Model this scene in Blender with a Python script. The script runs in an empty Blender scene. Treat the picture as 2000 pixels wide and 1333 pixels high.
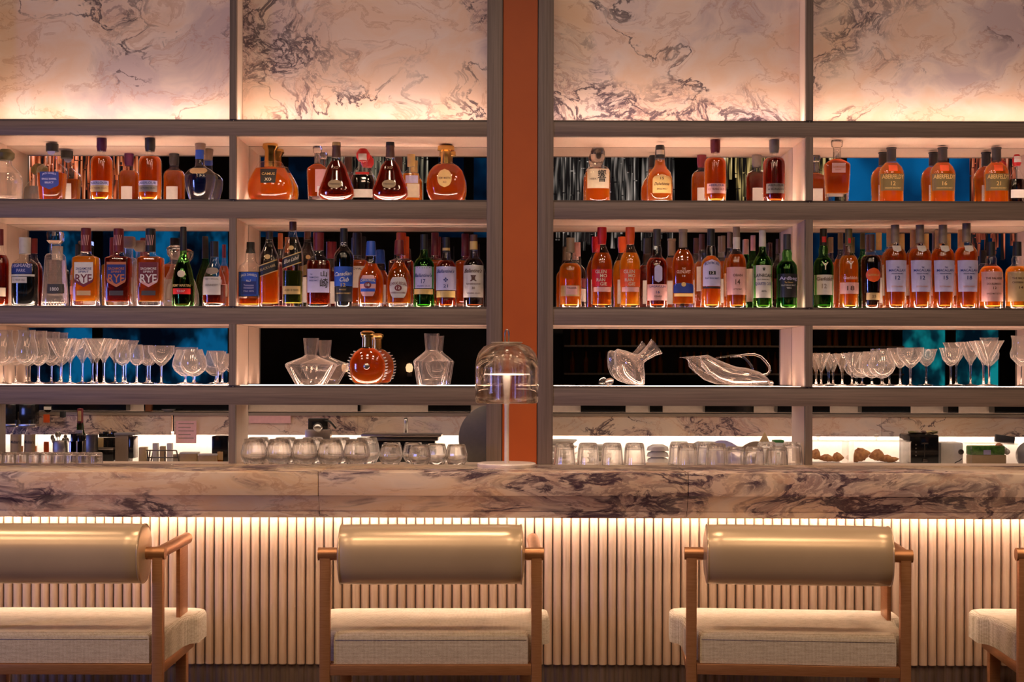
import bpy, bmesh, math, random
from mathutils import Vector, Matrix
random.seed(7)
R = math.radians
C = bpy.context.scene.collection
SC = bpy.context.scene

# ---------------------------------------------------------------- camera
HCAM, FPX, HY, ROLL = 1.339, 2778.0, 722.0, 0.0025
cam_d = bpy.data.cameras.new('camera'); cam = bpy.data.objects.new('camera', cam_d); C.objects.link(cam)
cam_d.sensor_width = 36; cam_d.lens = 36*FPX/2000; cam_d.shift_y = (HY-666.5)/2000
cam.matrix_world = Matrix.Translation((0, 0, HCAM)) @ Matrix.Rotation(R(90), 4, 'X') @ Matrix.Rotation(ROLL, 4, 'Z')
cam_d.clip_start = .05
SC.camera = cam

def PX(px, d): return (px-1000)*d/FPX
def PZ(py, d, px=1000): return HCAM + (HY-(py-(px-1000)*ROLL))*d/FPX

# ---------------------------------------------------------------- world, exposure, room lights
SC.view_settings.view_transform = 'Standard'
SC.view_settings.look = 'None'
SC.view_settings.gamma = 1
SC.view_settings.use_curve_mapping = False
SC.view_settings.exposure = 0.0
w = bpy.data.worlds.new('night'); SC.world = w; w.use_nodes = True
w.node_tree.nodes['Background'].inputs[0].default_value = (.20, .26, .45, 1)
w.node_tree.nodes['Background'].inputs[1].default_value = .03

def area(name, loc, size, power, color, rot=(0, 0, 0), spread=180):
    l = bpy.data.lights.new(name, 'AREA'); l.shape = 'RECTANGLE'; l.size, l.size_y = size
    l.energy = power; l.color = color; l.spread = R(spread)
    o = bpy.data.objects.new(name, l); o.location = loc; o.rotation_euler = rot; C.objects.link(o); return o
# warm soft ceiling lights over the guests' side, unseen and added as fill
for x in (-2.4, -.8, .8, 2.4):
    area('ceiling_fill', (x, 1.5, 4.0), (.45, .45), 13, (1, .70, .46), (R(25), 0, 0), 130)
    area('ceiling_fill', (x*1.2, -.6, 4.0), (.6, .6), 8, (1, .68, .44), (R(35), 0, 0), 120)  # second row added as front fill for the stools
# warm downlights over the gap between bar and shelving
for x in (-2.2, 0, 2.2):
    area('bar_downlight', (x, 3.3, 4.0), (.35, .35), 10, (1, .72, .50), (R(12), 0, 0), 100)
# added blue lamp at the left, tints the labels, outside the mirrors' view
area('window_light', (-4.6, 1.2, 1.5), (.7, 1.2), 10, (.22, .30, 1.0), (R(90), 0, R(-50)), 75)

# ---------------------------------------------------------------- materials
def nt(name):
    m = bpy.data.materials.new(name); m.use_nodes = True
    t = m.node_tree; b = t.nodes['Principled BSDF']; return m, t, b
def N(t, kind, **kw):
    n = t.nodes.new(kind)
    for k, v in kw.items():
        if k.startswith('i_'):
            key = k[2:].replace('_', ' ')
            n.inputs[int(key) if key.isdigit() else key].default_value = v
        else: setattr(n, k, v)
    return n
def ramp(t, fac, stops, interp='LINEAR'):
    r = t.nodes.new('ShaderNodeValToRGB'); r.color_ramp.interpolation = interp
    e = r.color_ramp.elements
    while len(e) < len(stops): e.new(.5)
    for k, (p, c) in enumerate(stops):
        e[k].position = p; e[k].color = (*c, 1) if len(c) == 3 else c
    t.links.new(fac, r.inputs[0]); return r.outputs[0]
def mixc(t, fac, a, b, mode='MIX'):
    n = t.nodes.new('ShaderNodeMix'); n.data_type = 'RGBA'; n.blend_type = mode
    for s, v in ((0, fac), (6, a), (7, b)):
        if hasattr(v, 'is_linked') or isinstance(v, bpy.types.NodeSocket): t.links.new(v, n.inputs[s])
        else: n.inputs[s].default_value = v if s == 0 else (*v, 1)
    return n.outputs[2]
def coords(t, scale=(1, 1, 1), rot=(0, 0, 0), loc=(0, 0, 0)):
    g = t.nodes.new('ShaderNodeNewGeometry')     # world position: the grain is fixed in the place
    m = N(t, 'ShaderNodeMapping'); m.inputs['Scale'].default_value = scale
    m.inputs['Rotation'].default_value = rot; m.inputs['Location'].default_value = loc
    t.links.new(g.outputs['Position'], m.inputs[0]); return m.outputs[0]
def objcoords(t, scale=(1, 1, 1)):
    g = t.nodes.new('ShaderNodeTexCoord'); m = N(t, 'ShaderNodeMapping'); m.inputs['Scale'].default_value = scale
    t.links.new(g.outputs['Object'], m.inputs[0]); return m.outputs[0]
def noise(t, vec, scale, detail=4, rough=.55, dist=0):
    n = N(t, 'ShaderNodeTexNoise'); n.inputs['Scale'].default_value = scale; n.inputs['Detail'].default_value = detail
    n.inputs['Roughness'].default_value = rough; n.inputs['Distortion'].default_value = dist
    t.links.new(vec, n.inputs['Vector']); return n
def math_(t, op, a, b=None, clamp=False):
    n = t.nodes.new('ShaderNodeMath'); n.operation = op; n.use_clamp = clamp
    for i, v in enumerate((a, b)):
        if v is None: continue
        if isinstance(v, bpy.types.NodeSocket): t.links.new(v, n.inputs[i])
        else: n.inputs[i].default_value = v
    return n.outputs[0]
def bump(t, b, h, strength=.3, dist=.002):
    n = t.nodes.new('ShaderNodeBump'); n.inputs['Strength'].default_value = strength; n.inputs['Distance'].default_value = dist
    t.links.new(h, n.inputs['Height']); t.links.new(n.outputs[0], b.inputs['Normal'])

def plain(name, col, rough=.5, metal=0, spec=.5, coat=0):
    m, t, b = nt(name); b.inputs['Roughness'].default_value = rough; b.inputs['Metallic'].default_value = metal
    b.inputs['Specular IOR Level'].default_value = spec; b.inputs['Coat Weight'].default_value = coat
    v = objcoords(t); n = noise(t, v, 60, 2)
    dk = tuple(c*.9 for c in col)
    c = ramp(t, n.outputs[0], [(.3, dk), (.7, col)]); t.links.new(c, b.inputs['Base Color']); return m

def marble(name, seed, scale=1.0, dens=.5, rough=.18, stretch=(1, 1, 1.25), base=((.72, .56, .48), (.71, .48, .35), (.52, .40, .40)), bold=1.0, ps=1.25):
    m, t, b = nt(name)
    v0 = coords(t, tuple(scale*s for s in stretch), (0, R(28), 0), (seed, seed*1.7, seed*.6))
    def warp(vec, sc_, amt, det):
        wn = noise(t, vec, sc_, det, .6)
        sub = N(t, 'ShaderNodeVectorMath', operation='SUBTRACT'); t.links.new(wn.outputs['Color'], sub.inputs[0]); sub.inputs[1].default_value = (.5, .5, .5)
        sc = N(t, 'ShaderNodeVectorMath', operation='SCALE'); t.links.new(sub.outputs[0], sc.inputs[0]); sc.inputs['Scale'].default_value = amt
        ad = N(t, 'ShaderNodeVectorMath', operation='ADD'); t.links.new(vec, ad.inputs[0]); t.links.new(sc.outputs[0], ad.inputs[1]); return ad.outputs[0]
    v1 = warp(v0, 1.4, .7, 3)
    v = warp(v1, 7, .16, 6)
    cloud = noise(t, v1, 1.8, 6, .6, .4).outputs[0]
    basec = ramp(t, cloud, [(.34, base[2]), (.44, base[0]), (.55, base[1]), (.66, base[0])])
    def vein(vec, scale_, width, detail, det_r=.55):
        n = noise(t, vec, scale_, detail, det_r, .15).outputs[0]
        a = math_(t, 'ABSOLUTE', math_(t, 'SUBTRACT', n, .5))
        return ramp(t, a, [(0, (1, 1, 1)), (width*.45, (.85,)*3), (width, (0, 0, 0))])
    pn = noise(t, v1, ps, 3, .55, .2).outputs[0]
    patch = ramp(t, pn, [(.60-dens*.16, (0, 0, 0)), (.68-dens*.16, (1, 1, 1))])
    patch2 = ramp(t, noise(t, v1, 2.3, 3, .5, .2).outputs[0], [(.44, (0, 0, 0)), (.56, (1, 1, 1))])
    fine = math_(t, 'MULTIPLY', vein(v, 6.0, .034*bold, 7, .6), patch)
    fine2 = math_(t, 'MULTIPLY', vein(v, 13.0, .040*bold, 5, .6), patch)
    big = math_(t, 'MULTIPLY', vein(v, 1.6, .0085*bold, 6), patch2)
    brown = vein(v, 3.3, .016*bold, 7, .6)
    c = mixc(t, math_(t, 'MULTIPLY', brown, .38), basec, (.40, .17, .10))
    c = mixc(t, math_(t, 'MULTIPLY', patch, .30), c, (.40, .26, .28))
    c = mixc(t, math_(t, 'MULTIPLY', fine2, .55), c, (.13, .065, .085))
    c = mixc(t, math_(t, 'MULTIPLY', fine, .95), c, (.055, .030, .050))
    c = mixc(t, math_(t, 'MULTIPLY', big, .95), c, (.055, .028, .045))
    t.links.new(c, b.inputs['Base Color']); b.inputs['Roughness'].default_value = rough
    return m

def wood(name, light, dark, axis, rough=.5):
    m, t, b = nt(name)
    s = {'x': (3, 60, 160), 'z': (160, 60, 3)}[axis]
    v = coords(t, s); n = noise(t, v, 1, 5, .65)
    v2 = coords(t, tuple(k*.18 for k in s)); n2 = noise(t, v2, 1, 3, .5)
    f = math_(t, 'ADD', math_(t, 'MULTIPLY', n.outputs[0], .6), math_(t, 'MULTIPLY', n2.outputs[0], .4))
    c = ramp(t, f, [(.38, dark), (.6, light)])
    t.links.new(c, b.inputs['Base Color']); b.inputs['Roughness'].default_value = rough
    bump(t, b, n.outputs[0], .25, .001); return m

def emit(name, col, power):
    m = bpy.data.materials.new(name); m.use_nodes = True; t = m.node_tree; t.nodes.clear()
    e = t.nodes.new('ShaderNodeEmission'); o = t.nodes.new('ShaderNodeOutputMaterial')
    e.inputs[0].default_value = (*col, 1); e.inputs[1].default_value = power; t.links.new(e.outputs[0], o.inputs[0]); return m

def glass(name, col=(1, 1, 1), ior=1.48, rough=0.0):
    m = bpy.data.materials.new(name); m.use_nodes = True; t = m.node_tree; t.nodes.clear()
    g = t.nodes.new('ShaderNodeBsdfGlass'); g.inputs['Color'].default_value = (*col, 1); g.inputs['IOR'].default_value = ior
    g.inputs['Roughness'].default_value = rough
    o = t.nodes.new('ShaderNodeOutputMaterial')
    # light passes the glass on shadow rays softly because part of the surface is a clear film
    tr = t.nodes.new('ShaderNodeBsdfTransparent'); mx = t.nodes.new('ShaderNodeMixShader'); mx.inputs[0].default_value = .22
    t.links.new(g.outputs[0], mx.inputs[1]); t.links.new(tr.outputs[0], mx.inputs[2]); t.links.new(mx.outputs[0], o.inputs[0]); return m

def film(name, col=(1, 1, 1), edge=(1, 1, 1), fac=.9, edge_white=.35, lo=.05, f0=0):
    """thin-walled glass: clear in the middle, refracted light painted as white towards its outline"""
    m = bpy.data.materials.new(name); m.use_nodes = True; t = m.node_tree; t.nodes.clear()
    tr = t.nodes.new('ShaderNodeBsdfTransparent'); tr.inputs[0].default_value = (*col, 1)
    gl = t.nodes.new('ShaderNodeBsdfGlossy'); gl.inputs['Roughness'].default_value = .05; gl.inputs[0].default_value = (*edge, 1)
    df = t.nodes.new('ShaderNodeBsdfDiffuse'); df.inputs[0].default_value = (*edge, 1)
    tl = t.nodes.new('ShaderNodeBsdfTranslucent'); tl.inputs[0].default_value = (*edge, 1)
    dt = t.nodes.new('ShaderNodeMixShader'); dt.inputs[0].default_value = .5; t.links.new(df.outputs[0], dt.inputs[1]); t.links.new(tl.outputs[0], dt.inputs[2])
    lw = t.nodes.new('ShaderNodeLayerWeight'); lw.inputs[0].default_value = .5
    r = ramp(t, lw.outputs['Facing'], [(0, (lo,)*3), (.60, (lo*1.5,)*3), (.82, (fac*.45,)*3), (1, (fac,)*3)])
    rf = ramp(t, lw.outputs['Facing'], [(.5, (f0,)*3), (.9, (edge_white,)*3)])  # diffuse white mixed in at the outline imitates light refracted there
    sf = t.nodes.new('ShaderNodeMixShader'); t.links.new(rf, sf.inputs[0]); t.links.new(gl.outputs[0], sf.inputs[1]); t.links.new(dt.outputs[0], sf.inputs[2])
    mx = t.nodes.new('ShaderNodeMixShader'); t.links.new(r, mx.inputs[0]); t.links.new(tr.outputs[0], mx.inputs[1]); t.links.new(sf.outputs[0], mx.inputs[2])
    o = t.nodes.new('ShaderNodeOutputMaterial'); t.links.new(mx.outputs[0], o.inputs[0]); return m

def liquid(name, edge, col, deep, scat=.22):
    """spirit: clear coloured refraction, deeper in the middle, edge glow put into the colour, with a little scattering"""
    m = bpy.data.materials.new(name); m.use_nodes = True; t = m.node_tree; t.nodes.clear()
    g = t.nodes.new('ShaderNodeBsdfRefraction'); g.inputs['IOR'].default_value = 1.25; g.inputs['Roughness'].default_value = .04
    lw = t.nodes.new('ShaderNodeLayerWeight'); lw.inputs[0].default_value = .5
    wv = objcoords(t, (22, 22, 9)); nn = noise(t, wv, 1, 2)
    f = math_(t, 'ADD', lw.outputs['Facing'], math_(t, 'MULTIPLY', math_(t, 'SUBTRACT', nn.outputs[0], .5), .5))
    cc = ramp(t, f, [(.0, deep), (.28, deep), (.55, col), (.85, edge)])  # glow painted by view angle: deep when facing, bright at the outline
    t.links.new(cc, g.inputs[0])
    d = t.nodes.new('ShaderNodeBsdfTranslucent'); t.links.new(cc, d.inputs[0])
    df = t.nodes.new('ShaderNodeBsdfDiffuse'); t.links.new(cc, df.inputs[0])
    m1 = t.nodes.new('ShaderNodeMixShader'); m1.inputs[0].default_value = .4; t.links.new(d.outputs[0], m1.inputs[1]); t.links.new(df.outputs[0], m1.inputs[2])
    m2 = t.nodes.new('ShaderNodeMixShader'); m2.inputs[0].default_value = scat; t.links.new(g.outputs[0], m2.inputs[1]); t.links.new(m1.outputs[0], m2.inputs[2])
    gl = t.nodes.new('ShaderNodeBsdfGlossy'); gl.inputs['Roughness'].default_value = .08
    m3 = t.nodes.new('ShaderNodeMixShader'); m3.inputs[0].default_value = .05; t.links.new(m2.outputs[0], m3.inputs[1]); t.links.new(gl.outputs[0], m3.inputs[2])
    o = t.nodes.new('ShaderNodeOutputMaterial'); t.links.new(m3.outputs[0], o.inputs[0]); return m

M = {}
M['marble'] = marble('panel_marble', 3.1, 1.0, .85, .35)
M['marble2'] = marble('panel_marble_two', 8.4, 1.0, .62, .35)
M['marble3'] = marble('panel_marble_three', 14.9, 1.0, .62, .35)
M['marble_bar'] = marble('bar_marble', 27.9, 1.3, .80, .16, (.75, 1, 2.0), ((.74, .58, .43), (.72, .50, .31), (.55, .44, .36)), 1.6, 2.3)
M['marble_splash'] = marble('splash_marble', 5.7, 1.6, .35, .3, (1, 1, 1.6), ((.62, .48, .38), (.60, .42, .30), (.52, .42, .36)))
M['fascia'] = wood('brown_grey_oak', (.255, .178, .136), (.145, .100, .077), 'x')
M['upright'] = wood('brown_grey_oak_upright', (.245, .175, .136), (.145, .102, .081), 'z')
M['lining'] = wood('pale_shelf_lining', (.70, .53, .42), (.66, .49, .385), 'z', .6)
M['lip'] = plain('shelf_edge', (.10, .068, .05), .5)
M['leather'] = None
m, t, b = nt('orange_leather'); v = coords(t); n = noise(t, v, 420, 3); n2 = noise(t, v, 3, 4)
t.links.new(ramp(t, n2.outputs[0], [(.35, (.48, .082, .005)), (.65, (.54, .098, .006))]), b.inputs['Base Color'])
b.inputs['Roughness'].default_value = .55; bump(t, b, n.outputs[0], .25, .0008); M['leather'] = m
m = bpy.data.materials.new('mirror'); m.use_nodes = True; t = m.node_tree; t.nodes.clear()
g = t.nodes.new('ShaderNodeBsdfGlossy'); g.inputs[0].default_value = (.80, .80, .80, 1); g.inputs['Roughness'].default_value = 0
o = t.nodes.new('ShaderNodeOutputMaterial'); t.links.new(g.outputs[0], o.inputs[0]); M['mirror'] = m
M['led'] = emit('led_strip_warm', (1, .70, .53), 55)
M['led_low'] = emit('led_strip_low', (1, .70, .54), 28)
M['led_top'] = emit('led_strip_panel', (1, .76, .62), 20)
M['led_bar'] = emit('led_strip_counter', (1, .82, .68), 74)
M['led_niche'] = emit('led_strip_niche', (1, .80, .66), 24)
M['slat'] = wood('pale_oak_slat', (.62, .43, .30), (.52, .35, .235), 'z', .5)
M['slat_dark'] = wood('darker_slat_oak', (.20, .135, .10), (.14, .095, .072), 'z', .5)  # darker tone for the lower flutes and the backing
# bronze
m, t, b = nt('brushed_bronze'); v = coords(t, (30, 30, 400)); n = noise(t, v, 1, 3)
t.links.new(ramp(t, n.outputs[0], [(.3, (.44, .19, .075)), (.7, (.54, .25, .11))]), b.inputs['Base Color'])
b.inputs['Metallic'].default_value = .6; b.inputs['Roughness'].default_value = .36; M['bronze'] = m
# satin leatherette
m, t, b = nt('champagne_leather'); v = coords(t); n = noise(t, v, 300, 3); n2 = noise(t, v, 6, 4)
t.links.new(ramp(t, n2.outputs[0], [(.35, (.60, .43, .26)), (.65, (.66, .475, .29))]), b.inputs['Base Color'])
b.inputs['Roughness'].default_value = .30; b.inputs['Metallic'].default_value = .35; bump(t, b, n.outputs[0], .08, .0006); M['champagne'] = m
# woven seat fabric
m, t, b = nt('linen_weave'); v = coords(t)
wa = N(t, 'ShaderNodeTexWave', wave_type='BANDS', bands_direction='X'); wa.inputs['Scale'].default_value = 95; wa.inputs['Distortion'].default_value = 2.5; wa.inputs['Detail Scale'].default_value = 3
wb = N(t, 'ShaderNodeTexWave', wave_type='BANDS', bands_direction='Z'); wb.inputs['Scale'].default_value = 95; wb.inputs['Distortion'].default_value = 2.5; wb.inputs['Detail Scale'].default_value = 3
t.links.new(v, wa.inputs[0]); t.links.new(v, wb.inputs[0]); nn = noise(t, coords(t, (60, 60, 260)), 1, 4)
f = math_(t, 'MULTIPLY', math_(t, 'ADD', wa.outputs[1], wb.outputs[1]), .5)
f = math_(t, 'ADD', math_(t, 'MULTIPLY', f, .45), math_(t, 'MULTIPLY', nn.outputs[0], .55))
t.links.new(ramp(t, f, [(.25, (.34, .265, .185)), (.7, (.62, .52, .40))]), b.inputs['Base Color'])
b.inputs['Roughness'].default_value = .95; b.inputs['Specular IOR Level'].default_value = .1; bump(t, b, f, .5, .0015); M['linen'] = m

M['glass'] = glass('clear_glass', (1, .985, .97))
M['glass_thin'] = film('thin_clear_glass', (.98, .98, .98), (1, .95, .90), .8, .3)
M['ware'] = film('stemware_glass', (.96, .95, .94), (1, .95, .91), 1, .85, .14, .65)  # extra white mixed in so the bowls look lit
M['smoke'] = glass('smoky_glass', (.93, .88, .80), 1.35)
M['bot'] = film('bottle_glass')
M['bot_green'] = film('green_bottle_glass', (.35, .75, .30), (.5, .9, .4))
M['crystal'] = film('cut_crystal', (.93, .91, .90), (1, .95, .92), 1, .7, .12, .35)
LQ = dict(amber=((1, .74, .10), (1, .46, .025), (.88, .31, .014)), gold=((1, .80, .15), (1, .58, .05), (.96, .46, .025)), copper=((1, .60, .06), (1, .34, .018), (.66, .16, .009)),
          red=((1, .22, .02), (.62, .05, .008), (.30, .022, .005)), dark=((.50, .12, .03), (.16, .03, .01), (.03, .008, .004)), straw=((1, .62, .14), (1, .5, .1), (.9, .45, .07)),
          green=((.25, .60, .06), (.05, .22, .02), (.006, .04, .004)), olive=((.85, .75, .10), (.35, .36, .03), (.09, .11, .008)), clearl=((1, .97, .94), (.95, .9, .86), (.85, .8, .76)),
          black=((.03, .028, .026), (.012, .011, .010), (.008, .008, .008)), blue=((.05, .07, .30), (.015, .02, .12), (.006, .008, .04)))
for k, v in LQ.items(): M['lq_'+k] = liquid('spirit_'+k, *v, .9 if k in ('black', 'blue') else (.16 if k == 'clearl' else .34))
for k, c in dict(white=(.78, .74, .70), cream=(.72, .62, .46), black=(.012, .012, .014), navy=(.012, .03, .20), blue=(.02, .09, .50), red=(.55, .01, .012),
                 orange=(.75, .10, .015), gold=(.62, .42, .15), purple=(.10, .012, .07), brown=(.09, .035, .025), grey=(.22, .19, .17), taupe=(.26, .19, .14),
                 pink=(.70, .38, .36), olive=(.13, .10, .035), maroon=(.16, .014, .02), tan=(.50, .35, .17), silver=(.60, .56, .52), green=(.03, .16, .03),
                 darkgrey=(.045, .04, .04), lilac=(.50, .47, .72), copper=(.55, .17, .06)).items():
    M[k] = plain('paint_'+k, c, .45)
M['goldm'] = plain('polished_gold', (.80, .50, .16), .22, 1)
M['steel'] = plain('brushed_steel', (.55, .50, .46), .28, 1)
M['darksteel'] = plain('dark_steel', (.16, .14, .13), .3, 1)
M['lampwhite'] = plain('lamp_white', (.80, .66, .58), .35)
M['gloss_black'] = plain('gloss_black', (.012, .011, .011), .12)
M['porcelain'] = plain('white_porcelain', (.80, .74, .68), .2)
M['niche_wall'] = plain('niche_wall', (.82, .74, .66), .6)
M['wall_dark'] = plain('dark_wall', (.030, .026, .026), .7)
M['ceiling_dark'] = plain('dark_ceiling', (.025, .022, .022), .8)
M['bread'] = None
m, t, b = nt('baked_crust'); v = objcoords(t); n = noise(t, v, 45, 4)
t.links.new(ramp(t, n.outputs[0], [(.35, (.42, .13, .03)), (.65, (.85, .42, .14))]), b.inputs['Base Color']); b.inputs['Roughness'].default_value = .45; bump(t, b, n.outputs[0], .5, .004); M['bread'] = m
m, t, b = nt('green_leaf'); v = objcoords(t); n = noise(t, v, 70, 4)
t.links.new(ramp(t, n.outputs[0], [(.35, (.03, .12, .015)), (.65, (.12, .32, .04))]), b.inputs['Base Color']); bump(t, b, n.outputs[0], .6, .004); M['leaf'] = m
m, t, b = nt('dark_timber_floor'); v = coords(t, (6, 1, 1)); n = noise(t, v, 3, 5)
t.links.new(ramp(t, n.outputs[0], [(.35, (.06, .04, .028)), (.65, (.10, .065, .045))]), b.inputs['Base Color']); b.inputs['Roughness'].default_value = .35; M['floor'] = m

# ---------------------------------------------------------------- object helpers
def mesh_obj(name, me, mat=None, parent=None, smooth=None):
    o = bpy.data.objects.new(name, me); C.objects.link(o)
    if mat is not None and not me.materials: me.materials.append(mat)
    if parent is not None: o.parent = parent
    if smooth is not None: me.polygons.foreach_set('use_smooth', [smooth]*len(me.polygons))
    return o
def obj(name, bm, mat, parent=None, smooth=False, sharp=None):
    bmesh.ops.recalc_face_normals(bm, faces=bm.faces)
    me = bpy.data.meshes.new(name)
    if smooth and sharp:
        for e in bm.edges:
            if len(e.link_faces) == 2 and e.calc_face_angle(0) > R(sharp): e.smooth = False
    bm.to_mesh(me); bm.free()
    return mesh_obj(name, me, mat, parent, smooth)
def tag(o, label, cat, group=None, kind=None):
    o['label'] = label; o['category'] = cat
    if group: o['group'] = group
    if kind: o['kind'] = kind
    return o
def thing(name, loc, label, cat, group=None, rz=0):
    o = bpy.data.objects.new(name, None); o.location = loc; o.rotation_euler = (0, 0, rz); C.objects.link(o); o.empty_display_size = .05
    return tag(o, label, cat, group)
def box(bm, x0, x1, y0, y1, z0, z1, bevel=0, seg=2):
    r = bmesh.ops.create_cube(bm, size=1)
    vs = r['verts']
    for v in vs: v.co = Vector(((x0+x1)/2+v.co.x*(x1-x0), (y0+y1)/2+v.co.y*(y1-y0), (z0+z1)/2+v.co.z*(z1-z0)))
    if bevel:
        es = list({e for v in vs for e in v.link_edges})
        bmesh.ops.bevel(bm, geom=es, offset=bevel, segments=seg, affect='EDGES', profile=.5)
    return vs
def BX(name, ext, mat, parent=None, bevel=0, seg=2):
    bm = bmesh.new(); box(bm, *ext, bevel, seg); return obj(name, bm, mat, parent, bool(bevel), 35)
def lathe(prof, seg=24, n=2.0, dr=1.0, close=False, bm=None, off=(0, 0, 0)):
    """prof: (r, z). superellipse section exponent n, depth ratio dr"""
    bm = bm or bmesh.new(); rings = []
    for r, z in prof:
        if r < 1e-6: rings.append([bm.verts.new((off[0], off[1], z+off[2]))]); continue
        ring = []
        for k in range(seg):
            a = 2*math.pi*(k+.5)/seg; c, s = math.cos(a), math.sin(a)
            q = (abs(c)**n+abs(s)**n)**(-1/n) if n != 2 else 1
            ring.append(bm.verts.new((off[0]+r*q*c, off[1]+r*dr*q*s, z+off[2])))
        rings.append(ring)
    for A, B in zip(rings, rings[1:]):
        for k in range(seg):
            k2 = (k+1) % seg
            if len(A) == 1 and len(B) == 1: continue
            if len(A) == 1: bm.faces.new((A[0], B[k], B[k2]))
            elif len(B) == 1: bm.faces.new((A[k], A[k2], B[0]))
            else: bm.faces.new((A[k], A[k2], B[k2], B[k]))
    if close:
        if len(rings[0]) > 1: bm.faces.new(rings[0])
        if len(rings[-1]) > 1: bm.faces.new(rings[-1])
    return bm
def tube(pts, r, seg=12, bm=None, closed=False, taper=None):
    bm = bm or bmesh.new(); pts = [Vector(p) for p in pts]; rings = []
    for i, p in enumerate(pts):
        a = pts[i-1] if (i or closed) else p; b = pts[(i+1) % len(pts)] if (i < len(pts)-1 or closed) else p
        d = (b-a).normalized(); up = Vector((0, 0, 1)) if abs(d.z) < .9 else Vector((0, 1, 0))
        u = d.cross(up).normalized(); v = u.cross(d).normalized(); rr = r if taper is None else taper[i]
        if 0 < i < len(pts)-1:
            c = (p-pts[i-1]).normalized().dot((pts[i+1]-p).normalized()); k = 1/max(.5, math.sqrt((1+c)/2)); 
        else: k = 1
        rings.append([bm.verts.new(p+(u*math.cos(2*math.pi*j/seg)+v*math.sin(2*math.pi*j/seg))*rr) for j in range(seg)])
    L = len(rings)
    for i in range(L if closed else L-1):
        A, B = rings[i], rings[(i+1) % L]
        for j in range(seg): bm.faces.new((A[j], A[(j+1) % seg], B[(j+1) % seg], B[j]))
    if not closed: bm.faces.new(rings[0]); bm.faces.new(rings[-1])
    return bm
def struct(o): o['kind'] = 'structure'; return o
# ---------------------------------------------------------------- room shell
D, MY = 5.30, 5.56           # front of the shelving, plane of its mirrors
struct(BX('floor', (-7, 7, -6, 6.5, -.05, 0), M['floor']))
struct(BX('ceiling', (-7, 7, -6, 6.5, 4.2, 4.3), M['ceiling_dark']))
struct(BX('wall_left', (-7.1, -7, -6, 6.5, 0, 4.2), M['wall_dark']))
struct(BX('wall_right', (7, 7.1, -6, 6.5, 0, 4.2), M['wall_dark']))
struct(BX('wall_back', (-7, 7, 6.5, 6.6, 0, 4.2), M['wall_dark']))
struct(BX('wall_rear', (-7, 7, -6.1, -6, 0, 4.2), M['wall_dark']))
# evening windows in the rear wall (seen in the mirrors)
def window_mat(name, c1, c2, c3, power, sc):
    m = bpy.data.materials.new(name); m.use_nodes = True; t = m.node_tree; t.nodes.clear()
    e = t.nodes.new('ShaderNodeEmission'); e.inputs[1].default_value = power
    v = coords(t, (1, 1, .7)); n = noise(t, v, sc, 3, .5)
    t.links.new(ramp(t, n.outputs[0], [(.42, c1), (.52, c2), (.64, c3)]), e.inputs[0])
    o = t.nodes.new('ShaderNodeOutputMaterial'); t.links.new(e.outputs[0], o.inputs[0]); return m
wm_blue = window_mat('evening_glass_blue', (.001, .002, .006), (.001, .012, .03), (.003, .10, .24), 1.0, 2.6)
wm_navy = window_mat('evening_glass_navy', (.001, .003, .008), (.001, .010, .03), (.002, .04, .09), 1.0, 1.6)
wm_bright = window_mat('evening_glass_bright', (.002, .03, .09), (.003, .09, .24), (.004, .12, .32), 1.1, .8)
wm_teal = window_mat('evening_glass_teal', (.001, .006, .012), (.002, .03, .045), (.006, .24, .26), 1.0, 3)
for k, (x0, x1, z0, z1, mt) in enumerate(((-6.6, -3.35, 1.0, 3.35, wm_blue), (-3.3, -2.2, 2.9, 3.9, wm_navy), (-.95, -.1, 2.9, 3.9, wm_navy),
                                          (3.95, 6.4, 3.2, 4.1, wm_bright), (4.62, 5.9, .95, 2.0, wm_teal), (3.3, 6.9, 2.1, 3.1, wm_navy))):
    r = struct(bpy.data.objects.new('window_%d' % (k+1), None)); C.objects.link(r); r.location = ((x0+x1)/2, -5.98, z0)
    hw = (x1-x0)/2; h = z1-z0
    BX('window_glass', (-hw, hw, 0, .01, 0, h), mt, r)
    for s in (-1, 0, 1): BX('mullion', (s*hw-.06, s*hw+.06, .0, .05, 0, h), M['wall_dark'], r)
    BX('sash', (-hw, hw, 0, .05, -.04, .02), M['wall_dark'], r); BX('sash', (-hw, hw, 0, .05, h-.02, h+.04), M['wall_dark'], r)

# ---------------------------------------------------------------- back bar shelving
def zf(y): return HCAM+(HY-y)*D/FPX
def xf(x): return PX(x, D)
sh = thing('back_bar_shelving', (0, D, 0), 'wide brown-grey oak back bar shelving with lit mirrored compartments behind the counter', 'shelving')
def part(name, ext, mat, parent=sh, bevel=0):
    o = BX(name, (ext[0], ext[1], ext[2]-D, ext[3]-D, ext[4], ext[5]), mat, parent, bevel); return o
LX, RX = (-50, 952), (1078, 2093)
ROWS = [(234, 266.5), (390.5, 427.5), (599.5, 635), (754.5, 792.5)]        # lip top, fascia bottom
FLOORZ = [zf(r[0]) for r in ROWS]
cols = [(-37, 447), (460, 950), (1080, 1573), (1587, 2080)]
for (a, b) in (LX, RX):
    a2, b2 = (a, 952) if a < 0 else (1078, b)
    for (yt, yb) in ROWS:
        x0, x1 = xf(a2), xf(b2)
        f = part('shelf_fascia', (x0, x1, D, D+.022, zf(yb), zf(yt+4.5)), M['fascia'], bevel=.0008)
        part('shelf_edge', (x0, x1, D+.008, D+.03, zf(yt+4.5), zf(yt)), M['lip'])
        part('shelf_board', (x0, x1, D+.022, MY+(.0 if yb < 700 else 0), zf(yb)+.001, zf(yt)-.0005), M['lining'])
for (x0, x1) in ((950, 980), (1050, 1080), (-50, -37), (2080, 2093)):
    part('upright_post', (xf(x0), xf(x1), D-.004, MY-.0, .9855, 3.0), M['upright'], bevel=.001)
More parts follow.
